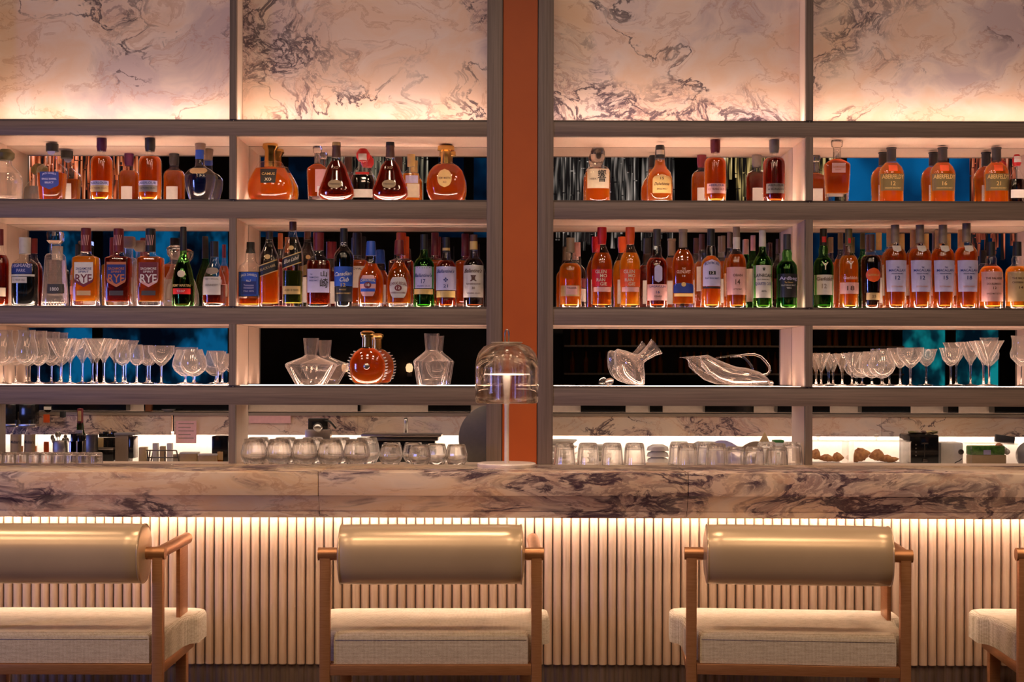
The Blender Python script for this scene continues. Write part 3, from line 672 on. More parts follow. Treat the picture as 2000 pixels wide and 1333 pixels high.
rem = bottle(1, 870, 78, 272, 'disc', 'copper', 'gold', 'round disc-shaped cognac bottle with radiating ridges and gold neck', back=5.49, capm='goldm',
       labels=[(332, 368, -2, 28, 'gold', dict(shape='oval'))], texts=[('REMY MARTIN', -2, 350, 22, 4, 'brown'), ('XO', -2, 358, 7, 4, 'brown')], backlab=None)
s_ = BD[0]/FPX
for k in range(28):
    a = 2*math.pi*(k+.5)/28; bm = tube([(15.5*s_*math.cos(a), -.020-.0015, .0755+21*s_*math.sin(a)), (26*s_*math.cos(a), -.0165, .0755+29*s_*math.sin(a)), (36*s_*math.cos(a), -.0065, .0755+36*s_*math.sin(a))], .0016, 6)
    obj('ridge', bm, M['lq_copper'], rem, True)
bottle(1, 1166.5, 49, 290, 'facet', 'amber', 'silver', 'faceted amber bottle with cream label and glass stopper', back=5.49, capm='crystal',
       labels=[(332, 370, 0, 42, 'cream')], texts=[('響', 7, 346, 16, 24, 'black'), ('HIBIKI', -9, 352, 14, 3.5, 'brown')])
bottle(1, 1288, 50, 284, 'bellneck', 'amber', 'black', 'amber bell-shouldered bottle with cream arched label and black cap', back=5.43, fill=.75,
       labels=[(343, 380, 2, 36, 'gold', dict(shape='arch')), (294, 303, 0, 15, 'cream', dict(name='neck_label', cap=1))], texts=[('15', 2, 351, 7, 5, 'brown'), ('Dalwhinnie', 2, 362, 28, 6, 'brown', dict(skew=.3)), ('SINGLE MALT', 2, 372, 20, 3, 'brown')])
bottle(1, 1396, 43, 272, 'stout', 'copper', 'maroon', 'rounded amber bottle with maroon cap on the upper right shelf', labels=[(361, 380, 0, 35, 'pink')], texts=[('ABERLOUR', 0, 364.5, 29, 4, 'navy'), ('12 YEARS OLD', 0, 372, 30, 4, 'maroon')])
bottle(1, 1511, 44, 272.5, 'stout', 'red', 'grey', 'rounded dark amber bottle with grey cap beside the right divider', labels=[(361, 380, 0, 35, 'grey')], texts=[('ABERLOUR', 0, 364.5, 29, 4, 'black'), ('A\'BUNADH', 0, 372, 30, 4, 'black')])
bottle(1, 1633.5, 50, 274, 'angular', 'copper', 'silver', 'angular orange bottle with pink label and crystal stopper', capm='crystal', labels=[(320, 339, 1, 26, 'pink')], texts=[('GLENMORANGIE', 1, 328, 22, 3.5, 'copper'), ('SIGNET', 1, 333, 14, 3, 'copper')])
for x, num in ((1740, '12'), (1840, '16'), (1945, '21')):
    bottle(1, x, 48, 288.5, 'flask', 'amber', 'olive', {'12': 'olive-labelled amber flask numbered 12, the first right of the angular orange bottle', '16': 'middle one of the three olive-labelled amber flasks, numbered 16', '21': 'olive-labelled amber flask numbered 21 with a red-capped bottle behind it'}[num], back=5.50, grp='olive-labelled flasks', capm='darkgrey',
           labels=[(341, 374, 0, 47, 'olive'), (324, 336, 0, 17, 'orange', dict(name='shoulder_seal'))], texts=[('ABERFELDY', 0, 347, 41, 8, 'gold'), (num, 0, 360, 9 if num != '21' else 8, 8, 'gold'), ('HIGHLAND SINGLE MALT', 0, 369, 30, 2.5, 'gold')])
bottle(1, 1985, 30, 302, 'ball', 'dark', 'red', 'dark bottle with red and white cap behind the last olive-labelled flask', back=1, labels=[(372, 388, 0, 28, 'white'), (306, 318, 0, 14, 'white', dict(cap=1, name='neck_label'))])

# ---- middle shelf
bottle(2, 0, 34, 448, 'round', 'red', 'maroon', 'dark red bottle cut off by the left edge of the middle shelf', labels=[(563, 580, 0, 28, 'cream')])
bottle(2, 48, 51, 464.5, 'broad', 'black', 'silver', 'flat black bottle with silver cap on the middle left shelf', 
       labels=[(516, 536, -2, 40, 'navy'), (537, 541, 0, 45, 'silver'), (542, 554, -6, 30, 'silver')], texts=[('HIGHLAND', -2, 521, 34, 7, 'lilac', dict(arc=.25)), ('PARK', -2, 529.5, 17, 6, 'lilac'), ('12 YEAR OLD', -6, 548, 24, 3.5, 'grey')])
d = bottle(2, 107.5, 48, 453.5, 'pyramid', 'clearl', 'silver', 'clear diamond-cut tapering bottle with square stopper', glassm='crystal', capm='crystal', fill=.62, backlab=None,
       labels=[(556, 574, 6, 31, 'darkgrey')], texts=[('1800', 4, 566, 16, 7, 'white')])
# diamond cut relief of the tapering bottle
bm = bmesh.new(); s5 = BD[0]/FPX
for j in range(22):
    z = .006+j*.0083; rr5 = radius_at([(24*s5, 0), (24*s5*.78, .6*.277), (24*s5*.74, .7*.277)], z)*.985
    for i in range(9):
        x = (-1+2*(i+.5*(j % 2)+.25)/9)*rr5
        if abs(x) > rr5*.93 or (.040 < z < .078 and x > -.008): continue
        y = surf_y(x, rr5, 5, .8); h = .0032
        v = [bm.verts.new((x-.0042, y, z)), bm.verts.new((x, y, z-.0042)), bm.verts.new((x+.0042, y, z)), bm.verts.new((x, y, z+.0042)), bm.verts.new((x, y-h, z))]
        for q in range(4): bm.faces.new((v[q], v[(q+1) % 4], v[4]))
o = obj('cut_facets', bm, M['crystal'], d); o['kind'] = 'stuff'
bottle(2, 152, 30, 478, 'round', 'copper', 'black', 'small copper bottle with black cap behind the white-labelled rye bottle', back=1, labels=[(538, 548, -2, 24, 'grey'), (560, 576, -2, 24, 'pink')])
RY = [dict(x=167.5, yt=446, lq='gold', cap='maroon', bg='white', fg='maroon', rb='maroon', d='white'), dict(x=231, yt=447, lq='red', cap='maroon', bg='navy', fg='copper', rb='copper', d='orange and navy'), dict(x=293.5, yt=447, lq='copper', cap='black', bg='maroon', fg='white', rb='pink', d='black')]
for q in RY:
    bottle(2, q['x'], 50, q['yt'], 'block', q['lq'], q['cap'], 'rye whiskey bottle with a %s shield label on the middle shelf' % q['d'], grp='rye whiskey bottles', 
           labels=[(514, 562, 0, 37, q['rb'], dict(shape='shield')), (513.5, 556, 0, 36, q['bg'], dict(shape='shield', lift=1)), (569, 578, 0, 27, 'tan' if q['bg'] == 'white' else 'darkgrey')]+([(513, 518, 0, 37, 'copper', dict(lift=2))] if q['bg'] == 'navy' else []),
           texts=[('SAGAMORE', 0, 526, 30, 5, q['fg'] if q['bg'] != 'white' else 'navy'), ('SPIRIT', 0, 532, 20, 4, q['fg'] if q['bg'] != 'white' else 'navy'), ('RYE', 0, 545, 31, 16, q['fg'], dict())]+[('/////', 0, 470, 15, 20, 'pink', dict(cap=1))])
bottle(2, 251, 38, 463, 'pyramid', 'clearl', 'silver', 'clear tapering bottle with square stopper behind the orange-labelled rye bottle', back=1, glassm='crystal', capm='taupe', backlab=None)
bottle(2, 342, 56, 480, 'decanter', 'clearl', 'silver', 'ribbed crystal decanter bottle behind the green cognac bottle', back=1, glassm='crystal', capm='crystal', backlab=None)
bottle(2, 357.5, 43, 443.5, 'cognac', 'dark', 'black', 'slender dark green cognac bottle with red label', glassm='bot_green', backlab=None,
       labels=[(529, 543, 0, 15, 'cream', dict(shape='oval')), (564.5, 576, 0, 34, 'red'), (472, 486, 0, 6, 'red', dict(name='neck_label'))],
       texts=[('REMY MARTIN', 0, 559, 33, 5, 'gold'), ('V.S.O.P', 0, 570, 15, 4, 'white')])
bottle(2, 418, 45, 472, 'clearcognac', 'red', 'black', 'clear bell-shaped bottle half full of dark spirit beside the left divider', 
       labels=[(523, 537, -2, 25, 'taupe', dict(shape='oval')), (541.5, 577, -2, 34, 'silver')], texts=[('HENNESSY', -2, 558, 24, 4.5, 'grey'), ('VERY SPECIAL', -2, 546, 26, 3, 'grey')])
bottle(2, 437, 20, 478, 'round', 'copper', 'maroon', 'slim copper bottle behind the clear bell-shaped bottle', back=1, labels=[(556, 580, 0, 16, 'cream')])
bottle(2, 489, 42, 473.5, 'square', 'copper', 'black', 'square bottle with blue and black label and black neck beside the left divider', fill=.12,
       labels=[(532.5, 580.5, 0, 43, 'black'), (533.5, 579, 0, 36, 'blue', dict(lift=1)), (551, 577, 0, 28, 'navy', dict(lift=2))],
       texts=[("JACK DANIEL'S", 0, 541, 30, 6, 'white', dict(arc=.4)), ('No.7', 0, 550, 9, 4, 'white'), ('Tennessee', 0, 558.5, 19, 4, 'lilac'), ('WHISKEY', 0, 564, 20, 3.5, 'lilac'), ('70cl 40%', 0, 570, 20, 3, 'lilac')])
bottle(2, 547, 26, 456, 'round', 'red', 'copper', 'dark red bottle with orange cap between the two slanted-label bottles', back=1, labels=[(522, 560, 0, 20, 'maroon')])
bottle(2, 525.5, 37, 453, 'tallsquare', 'amber', 'black', 'square bottle with slanted black label, the shorter of two', 
       labels=[(514, 537, 0, 36, 'gold', dict(slant=.36)), (516, 535, 0, 36.4, 'black', dict(slant=.36, lift=1)), (498, 508, -1, 11, 'gold', dict(shape='oval', name='seal'))], texts=[('BLACK LABEL', 0, 524, 29, 5, 'tan', dict(slant=.36))])
bottle(2, 571.5, 38, 433.5, 'tallsquare', 'olive', 'brown', 'tall square bottle with slanted green and gold label', glassm='bot', fill=.42,
       labels=[(499, 521, 0, 37, 'gold', dict(slant=.36)), (501, 519, 0, 37.4, 'black', dict(slant=.36, lift=1)), (481, 490, -1, 10, 'gold', dict(shape='oval', name='seal')), (560, 576, 0, 34, 'gold')],
       texts=[('Blue Label', 0, 508.5, 27, 8, 'cream', dict(slant=.36, skew=.2)), ('AGED 15 YEARS', 0, 568, 26, 4, 'olive')])
bottle(2, 621.5, 47, 455, 'broad', 'red', 'maroon', 'broad dark whisky bottle with lilac label and brush characters', fill=.62,
       labels=[(526.5, 572.5, 1, 42, 'lilac')], texts=[('山', 12, 536, 12, 11, 'black'), ('崎', 12, 554, 15, 18, 'black'), ('THE', -12, 537, 5, 2.5, 'navy'), ('YAMAZAKI', -7, 543, 18, 3.5, 'navy'), ('SINGLE MALT', -7, 549, 18, 3, 'navy')])
bottle(2, 671, 39, 446.5, 'tapered', 'black', 'black', 'black and blue round bottle with white script lettering', 
       labels=[(522, 560, 0, 38, 'blue'), (561, 590, 0, 37, 'black')], texts=[('CC', 0, 477, 10, 6, 'white', dict(cap=1)), ('Canadian', 0, 536, 32, 8, 'white', dict(skew=.3, slant=.08)), ('Club', 3, 547, 17, 9, 'white', dict(skew=.3)), ('12', 1, 558, 9, 7, 'gold'), ('WHISKY', 0, 567, 14, 3, 'gold'), ('CANADIAN WHISKY', 0, 574, 28, 3, 'gold')])
bottle(2, 697, 44, 455, 'block', 'copper', 'black', 'amber bottle with white label behind the blue-capped bottle', back=1, labels=[(521, 563, 3, 38, 'white')], texts=[('KOVAL', 0, 526, 22, 4, 'black')])
bottle(2, 724, 50, 471.5, 'bellneck', 'copper', 'blue', 'bell-shouldered amber bottle with blue cap and blue badge label', 
       labels=[(539, 580, -4, 31, 'pink', dict(shape='badge')), (546, 556, -4, 31, 'blue', dict(lift=1)), (565, 571, -4, 28, 'blue', dict(lift=1)), (552, 565, -4, 14, 'maroon', dict(shape='oval', lift=2))], texts=[('CHIVAS REGAL', -4, 550, 28, 5, 'cream', dict(arc=.3)), ('18', -4, 558, 7, 5, 'white')])
bottle(2, 783, 48, 455, 'block', 'red', 'orange', 'dark bottle with orange cap behind the silver badge bottle', back=1)
bottle(2, 779, 48, 469, 'bellneck', 'copper', 'maroon', 'bell-shouldered amber bottle with maroon cap and silver badge label', 
       labels=[(543, 583, 0, 34, 'silver', dict(shape='badge')), (558, 570, 0, 14, 'maroon', dict(shape='oval', lift=1))], texts=[('CHIVAS REGAL', 0, 557, 32, 6, 'maroon', dict(arc=.4)), ('12', 0, 564, 7, 5, 'white'), ('BLENDED SCOTCH WHISKY', 0, 573, 28, 3, 'maroon')])
bottle(2, 849, 38, 455, 'block', 'copper', 'maroon', 'copper bottle with maroon cap behind the green lilac-labelled bottle', back=1)
bottle(2, 827.5, 41, 458.5, 'round', 'green', 'black', 'green glass bottle with lilac label beside a dark one with the same label', glassm='bot_green', backlab=None,
       labels=[(522, 564.5, 0, 40, 'lilac'), (566, 576, 0, 36, 'gold')], texts=[("Ballantine's", 0, 539, 32, 7, 'navy', dict(skew=.3)), ('17', 0, 551, 8, 8, 'navy'), ('YEARS OLD', 0, 560, 24, 2.5, 'navy')])
bottle(2, 871, 40, 464, 'round', 'red', 'black', 'dark red bottle with black cap and lilac label on the middle shelf', labels=[(522, 568, 0, 39, 'lilac'), (569.5, 582, 0, 36, 'gold'), (485, 490, 0, 15, 'gold', dict(name='neck_label', cap=1))],
       texts=[("Ballantine's", 0, 531, 32, 7, 'navy', dict(skew=.3)), ('21', 0, 560, 9, 6, 'navy'), ('✥', 0, 548, 9, 9, 'navy')])
bottle(2, 908, 38, 457, 'block', 'copper', 'maroon', 'copper bottle with maroon neck behind the cream-labelled dark bottle', back=1)
bottle(2, 924.5, 41, 459, 'round', 'dark', 'brown', 'very dark bottle with large cream label beside the orange column', labels=[(519.5, 582, 0, 38, 'silver'), (472, 488, 0, 15, 'gold', dict(name='neck_label', cap=1))],
       texts=[("Ballantine's", 0, 530, 32, 8, 'brown', dict(skew=.3)), ('♜', 0, 545, 12, 12, 'brown'), ('30', 0, 564, 6, 5, 'brown'), ('BLENDED SCOTCH', 0, 556, 26, 3, 'brown'), ('YEARS OLD', 0, 574, 26, 2.5, 'brown')])
bottle(2, 1113.5, 44, 465, 'roundneck', 'amber', 'taupe', 'golden bottle with grey-brown cap, first beside the orange column', labels=[(559, 580, -1, 36, 'tan'), (560, 577, 2, 22, 'pink', dict(lift=1))], texts=[('TALISKER', 2, 564, 18, 3.5, 'brown')])
bottle(2, 1127, 34, 474, 'roundneck', 'dark', 'pink', 'dark bottle with pink cap behind the first golden bottle', back=1, labels=[(545, 563, 4, 26, 'maroon'), (565, 590, 4, 26, 'white')])
for x, lq, cp, lb, dsc in ((1175, 'copper', 'red', 'red', 'dark red'), (1230, 'gold', 'orange', 'orange', 'bright orange')):
    bottle(2, x, 41, 444.5, 'waisted', lq, cp, 'waisted whisky bottle with %s cap and label' % dsc, labels=[(527, 561, 0, 40, lb), (562, 571, 0, 33, 'pink')],
           texts=[('GLEN', -3, 532, 21, 6.5, 'cream'), ('MO', 2, 540, 13, 6.5, 'cream'), ('RAN', -3, 548, 16, 6.5, 'cream'), ('GIE', 2, 556, 13, 6.5, 'cream')])
bottle(2, 1282.5, 41, 448, 'roundneck', 'red', 'darkgrey', 'dark whisky bottle with lilac lozenge and wide pale label', labels=[(519, 553, 1, 15, 'lilac', dict(shape='stadium')), (556.5, 588, 0, 38, 'pink')], texts=[('LAGAVULIN', 0, 561, 30, 4, 'navy'), ('16', 0, 572, 7, 5, 'navy'), ('YEARS', 0, 580, 15, 3, 'brown')])
bottle(2, 1333.5, 43, 448.5, 'flask', 'copper', 'taupe', 'amber bottle with navy mountain-shaped label and white print', labels=[(553, 573, 0, 38, 'navy', dict(shape='arch')), (552, 561, 0, 9, 'gold', dict(shape='oval', lift=1, name='seal')), (574, 580, 0, 36, 'gold')], texts=[('THE', 0, 526, 7, 4, 'cream'), ('GLENLIVET', 0, 532, 26, 6, 'cream'), ('18', 0, 540, 6, 4, 'cream')])
bottle(2, 1370, 30, 458, 'roundneck', 'copper', 'brown', 'amber bottle with brown cap behind the arched-label bottle', back=1, labels=[(522, 570, 0, 22, 'white')])
bottle(2, 1388, 40, 448, 'roundneck', 'amber', 'black', 'amber bottle with arched lilac label and dark cap', fill=.66, labels=[(508, 560, 0, 34, 'lilac', dict(shape='arch')), (531, 538, 0, 13, 'black', dict(lift=1)), (561, 565, 0, 34, 'black')],
       texts=[('BOWMORE', 0, 517, 27, 6, 'navy', dict(arc=.35)), ('12', 0, 534.5, 7, 5, 'white'), ('ISLAY SINGLE MALT', 0, 545, 26, 3, 'navy')])
bottle(2, 1424, 24, 453, 'round', 'amber', 'taupe', 'amber bottle with taupe cap behind the pink-labelled bottle', back=1, labels=[(535, 580, 0, 20, 'cream')])
bottle(2, 1437.5, 39, 443.5, 'round', 'copper', 'taupe', 'tall amber bottle with large pink label and taupe neck', labels=[(523, 577, 0, 38, 'pink'), (464, 487, 0, 14, 'silver', dict(name='neck_label', cap=1))], texts=[('OBAN', 0, 539, 18, 5, 'brown'), ('14', 0, 552, 9, 10, 'brown'), ('LITTLE BAY', 0, 566, 16, 3, 'brown')])
bottle(2, 1470, 26, 460, 'round', 'green', 'pink', 'green bottle with pale pink cap behind the white-capped green bottle', back=1, glassm='bot_green', backlab=None, labels=[(526, 590, -2, 22, 'white')])
bottle(2, 1488.5, 37, 450.5, 'round', 'olive', 'silver', 'yellow-green bottle with white cap and tall silver label', glassm='bot_green', backlab=None, labels=[(519.5, 583, 0, 36, 'silver')], texts=[('LAPHROAIG', 0, 539.5, 33, 7, 'black'), ('QUARTER CASK', 0, 556, 31, 7, 'navy'), ('ISLAY SINGLE MALT', 0, 547, 24, 2.5, 'black'), ('48%', 0, 570, 10, 3, 'black'), ('♛', 0, 527, 6, 6, 'black')])
bottle(2, 1519, 24, 467, 'round', 'dark', 'brown', 'dark bottle with brown cap between the two green bottles', back=1, labels=[(545, 585, 0, 18, 'maroon')])
bottle(2, 1536.5, 40, 458, 'roundneck', 'green', 'darkgrey', 'dark green bottle with black label beside the right divider', glassm='bot_green', backlab=None, labels=[(536, 582, 0, 38, 'black')], texts=[('Ardbeg', 0, 546, 33, 9, 'lilac'), ('The Ultimate', 0, 553, 16, 3, 'gold'), ('ISLAY SINGLE MALT', 0, 558.5, 27, 3, 'silver'), ('TEN', 0, 564, 9, 3, 'silver')])
bottle(2, 1607.5, 38, 447.5, 'roundneck', 'green', 'black', 'green bottle with cream label and black cap right of the divider', glassm='bot_green', backlab=None,
       labels=[(538, 577, 0, 37, 'silver'), (463, 474, 0, 8, 'red', dict(name='neck_label', cap=1))], texts=[('Glenfiddich', 0, 546, 30, 7, 'brown'), ('12', -2, 560, 9, 9, 'taupe'), ('Y', 0, 521, 12, 15, 'cream')])
bottle(2, 1641, 28, 456, 'round', 'copper', 'taupe', 'copper bottle with taupe cap behind the amber stag bottle', back=1, labels=[(572, 587, 3, 12, 'white')])
bottle(2, 1657, 38, 447.5, 'round', 'amber', 'olive', 'amber bottle with stag mark and pale label reading 18', labels=[(553, 575, 0, 36, 'pink'), (466, 476, 0, 5, 'red', dict(name='neck_label', cap=1))], texts=[('Glenfiddich', 0, 544, 26, 6, 'cream'), ('18', 0, 564, 14, 9, 'brown'), ('Y', 0, 519, 12, 15, 'cream')])
bottle(2, 1684, 26, 456, 'round', 'green', 'olive', 'green bottle with olive cap behind the orange medallion bottle', back=1, glassm='bot_green', backlab=None)
bottle(2, 1700.5, 39, 458.5, 'tapered', 'dark', 'brown', 'dark bottle with round orange medallion label', labels=[(524.5, 552.5, 1, 28, 'orange', dict(shape='oval')), (573, 587, 2, 28, 'tan')], texts=[('GLENFARCLAS', 1, 538.5, 22, 4, 'gold'), ('25', 2, 580, 8, 5, 'brown')])
for x, yt, num in ((1747.5, 440, '12'), (1796, 440, '12'), (1841, 440, '15'), (1887, 436.5, '18')):
    n_ = {1747.5: 'leftmost of the four tall tapered bottles, numbered 12', 1796: 'second of the four tall tapered bottles, numbered 12', 1841: 'third of the four tall tapered bottles, numbered 15', 1887: 'rightmost and tallest of the tall tapered bottles, numbered 18'}[x]
    bottle(2, x, 44, yt, 'tapered', 'copper', 'taupe', n_, grp='tall tapered bottles with lilac labels', labels=[(510, 571, 0, 40, 'lilac', dict(shape='taper')), (481, 494, 0, 16, 'silver', dict(shape='shield', name='shoulder_seal'))],
           texts=[('THE', 0, 524, 5, 3, 'navy'), ('MACALLAN', 0, 529.5, 31, 5, 'navy'), (num, 0, 544, 9, 7.5, 'navy'), ('HIGHLAND SINGLE MALT', 0, 536, 22, 2.5, 'navy'), ('SCOTCH WHISKY', 0, 561, 22, 3, 'copper')])
for x, yt in ((1737, 447), (1783, 449), (1832, 449), (1876, 449)):
    n_ = {1737: 'first', 1783: 'second', 1832: 'third', 1876: 'fourth'}[x]
    bottle(2, x, 32, yt, 'tapered', 'copper', 'gold', 'gold-capped bottle behind the %s tall tapered bottle from the left' % n_, back=1, grp='gold-capped bottles in the second row', labels=[(518, 578, -9, 12, 'white')])
bottle(2, 1935, 45, 473, 'roundneck', 'amber', 'black', 'golden bottle with lilac and tan label beside the right end of the middle shelf', labels=[(532, 590, 0, 42, 'pink')], texts=[('THE BALVENIE', 0, 545, 31, 4.5, 'brown'), ('DOUBLEWOOD', 0, 556, 27, 4, 'brown'), ('12', 0, 564, 6, 5, 'brown'), ('SINGLE MALT SCOTCH', 0, 575, 28, 3, 'brown')])
bottle(2, 1986, 45, 473, 'roundneck', 'gold', 'black', 'golden bottle with amber label cut off by the right edge', labels=[(532, 590, 0, 42, 'tan')], texts=[('THE BALVENIE', 0, 545, 31, 4.5, 'brown'), ('14', 0, 563, 8, 5, 'brown'), ('CARIBBEAN CASK', 0, 553, 30, 3.5, 'brown')])

# ---- lower shelf: decanters
d0 = BD[0]; s = d0/FPX; z3 = FLOORZ[3]+.0013
def zz(y, x=1000): return HCAM+(HY-(y-(x-1000)*ROLL))*s-z3
def vessel(name, px, prof_px, label, cat, seg=32, n=2, dr=1, wall=1.6, base=4, pname='bowl'):
    """prof_px: outer (half width px, y px) from the base up; hollow with a thick base"""
    r = thing(name, (PX(px, d0), d0, z3), label, cat)
    out = [(a*s, zz(y, px)) for a, y in prof_px]
    z0 = out[0][1]; out = [(a, b-z0) for a, b in out]
    inn = [(max(a-wall*s, .001), b) for a, b in reversed(out) if b > base*s]
    inn.append((max(radius_at(out, base*s)-wall*s*1.5, .001), base*s)); inn.append((0, base*s))
    rb0 = radius_at(out, base*s)-wall*s*1.5
    obj(pname, lathe(out+inn[:-1], seg, n, dr), M['crystal'], r, True, 30)
    obj('thick_base', lathe([(0, .0003), (out[0][0]*.96, .0003), (rb0, base*s), (rb0*.6, base*s*1.5), (0, base*s*1.1)], seg, n, dr), M['glass'], r, True, 50); return r
vessel('decanter', 607.5, [(27, 752), (31, 751), (50.5, 716), (51, 712), (48, 709), (16, 697), (12, 693), (12.5, 690), (15.5, 660.5)], 'wide low crystal decanter with angular shoulders, left of the spiked cognac bottle', 'decanter', 12, 2, .8, 2.5, 8)
vessel('decanter', 843, [(27, 752), (29, 751), (36, 708), (36.5, 705), (34, 702), (15, 687), (12, 683), (12.5, 680), (15, 651)], 'narrower crystal decanter with angular shoulders, right of the spiked cognac bottle', 'decanter', 12, 2, .8, 2.5, 8)
K['medallion'] = ([(0, .55), (.06, .78), (.20, .95), (.34, 1), (.46, .95), (.58, .76), (.66, .48), (.70, .27), (.84, .25)], [(.70, .27), (.88, .25), (.885, .32), (.92, .32), (.93, .36), (.97, .38), (1, .22)], 2, .42, .68, .03)
lou = bottle(3, 717.5, 73, 646.5, 'medallion', 'copper', 'gold', 'round orange cognac decanter with spiked sides and gold neck', cat='bottle', capm='goldm', backlab=None)
prm = [(b*36.5*s, t*.2045) for t, b in K['medallion'][0]]
for sd in (-1, 1):
    for k in range(10):
        z = .022+k*.0115; r_ = radius_at(prm, z)
        bm = tube([(sd*(r_-.002), 0, z), (sd*(r_+.005), 0, z+.0015), (sd*(r_+.008), 0, z+.003)], .002, 8, taper=[.003, .0022, .0008]); obj('spike', bm, M['silver'], lou, True)
bm = bmesh.new(); bmesh.ops.create_uvsphere(bm, u_segments=20, v_segments=10, radius=.0125)
for v in bm.verts: v.co.y *= .35
o = obj('medallion', bm, M['steel'], lou, True); o.location = (0, -.0315, zz(716, 717))
# mushroom decanter leaning on its ball stopper
t = thing('decanter', (PX(1240, d0), d0, z3), 'tilted mushroom-shaped glass decanter leaning with flared neck to the right', 'decanter')
out = [(.0, 0), (.012, .002), (.030, .008), (.060, .028), (.073, .042), (.072, .052), (.050, .070), (.026, .085), (.0175, .092), (.0165, .105), (.022, .135), (.030, .158)]
inn = [(.0285, .158), (.0203, .135), (.0148, .105), (.0155, .094), (.024, .083), (.048, .067), (.068, .051), (.069, .043), (.058, .032), (.030, .013), (.010, .008), (0, .008)]
bm = lathe(out+inn, 40)
o = obj('bowl', bm, M['crystal'], t, True, 60); o.rotation_euler = (0, R(52), 0); o.scale = (1.16, 1.16, 1.16)
bpy.context.view_layer.update(); zmin = min((o.rotation_euler.to_matrix() @ (v.co*1.16)).z for v in o.data.vertices); o.location = (-.062, 0, -zmin)
bm = bmesh.new(); bmesh.ops.create_uvsphere(bm, u_segments=20, v_segments=12, radius=.014)
for v in bm.verts: v.co.x *= 1.3
o = obj('foot_bead', bm, M['glass'], t, True); o.location = (PX(1190, d0)-PX(1240, d0), 0, .0145); o.rotation_euler = (0, R(-35), 0)
# duck shaped decanter with handle
t = thing('decanter', (PX(1430, d0), d0, z3), 'duck-shaped glass decanter with long spout and curled handle', 'decanter')
sp = [(1359, 697.5, 11, 4), (1376, 705, 13, 8), (1392, 716, 16, 13), (1410, 727, 19, 17), (1432, 735, 19, 20), (1458, 737, 17.5, 20), (1482, 740, 13, 17), (1496, 745, 7.5, 10), (1503, 748, 3, 4)]
def duck(shrink):
    bm = bmesh.new(); rings = []
    for i, (x, y, hz, hy) in enumerate(sp):
        a = sp[max(i-1, 0)]; b = sp[min(i+1, len(sp)-1)]; dx, dz = (b[0]-a[0]), -(b[1]-a[1]); L = math.hypot(dx, dz); nx, nz_ = -dz/L, dx/L
        if i == 0: nx, nz_ = -1, .0
        ring = []
        for k in range(24):
            q = 2*math.pi*k/24; u = (hz-shrink)*math.cos(q); v = (hy-shrink)*math.sin(q)
            zc = zz(y, 1430)+u*s*nz_
            ring.append(bm.verts.new((PX(x, d0)-PX(1430, d0)+u*s*nx, v*s, max(zc, .0005+shrink*s))))
        rings.append(ring)
    return bm, rings
bm, ra = duck(0)
for A, B in zip(ra, ra[1:]):
    for k in range(24): bm.faces.new((A[k], A[(k+1) % 24], B[(k+1) % 24], B[k]))
bm.faces.new(ra[-1]); rb2 = []
for ring, q in zip(ra, sp):
    c = sum((v.co for v in ring), Vector())/24; rb2.append([bm.verts.new(c+(v.co-c)*(1-1.6/max(q[2], 3))) for v in ring])
for A, B in zip(rb2, rb2[1:]):
    for k in range(24): bm.faces.new((A[k], B[k], B[(k+1) % 24], A[(k+1) % 24]))
bm.faces.new(rb2[-1])
for k in range(24): bm.faces.new((ra[0][k], rb2[0][k], rb2[0][(k+1) % 24], ra[0][(k+1) % 24]))
obj('bowl', bm, M['crystal'], t, True, 60)
hp = [(1426, 698), (1440, 696), (1458, 693), (1473, 692.5), (1486, 697), (1495, 706), (1502, 716), (1504, 724), (1499, 731), (1490, 733), (1482, 729)]
obj('handle', tube([(PX(x, d0)-PX(1430, d0), 0, zz(y, 1430)) for x, y in hp], .0055, 12, taper=[.0028, .0034, .004, .0046, .005, .0054, .0056, .0056, .0054, .0048, .004]), M['glass'], t, True)
bm = bmesh.new(); bmesh.ops.create_uvsphere(bm, u_segments=16, v_segments=10, radius=.010); o = obj('foot_bead', bm, M['glass'], t, True); o.location = (PX(1506, d0)-PX(1430, d0), 0, .0105)

# ---- lower shelf: stemware.  profile: bowl (half width px, height px above the base)
G = {
 'wine': (106, 17, [(2.2, 36), (9, 40), (19, 50), (21.5, 62), (19, 76), (15.5, 90), (15, 100), (16.5, 106)]),
 'martini': (90, 18, [(2.4, 42), (5, 49), (10, 56), (28, 90)]),
 'cocktail': (65, 15, [(2.4, 28), (5, 34), (17, 65)]),
 'small_wine': (79, 17, [(2.2, 37), (8, 40), (13, 46), (14.5, 53), (13, 66), (11, 79)]),
 'coupe': (76, 18, [(2.2, 36), (8, 40), (19, 52), (25, 64), (25.5, 76)]),
 'brandy': (69, 17, [(2.6, 16), (10, 18), (21, 27), (26, 37), (24, 50), (19, 62), (17, 69)]),
 'sour': (76, 17, [(2.3, 40), (8, 44), (15, 52), (17.5, 60), (20, 70), (22.5, 76)]),
 'tulip': (100, 17, [(2.2, 40), (8, 44), (19, 56), (21, 66), (17, 78), (17, 92), (19, 100)]),
 'trumpet': (62, 15, [(2.6, 24), (9, 30), (14, 42), (17, 62)]),
}
CATN = dict(wine='wine_glass', martini='martini_glass', cocktail='martini_glass', small_wine='wine_glass', coupe='coupe_glass', brandy='brandy_glass', sour='coupe_glass', tulip='tulip_glass', trumpet='coupe_glass')
_gm = {}
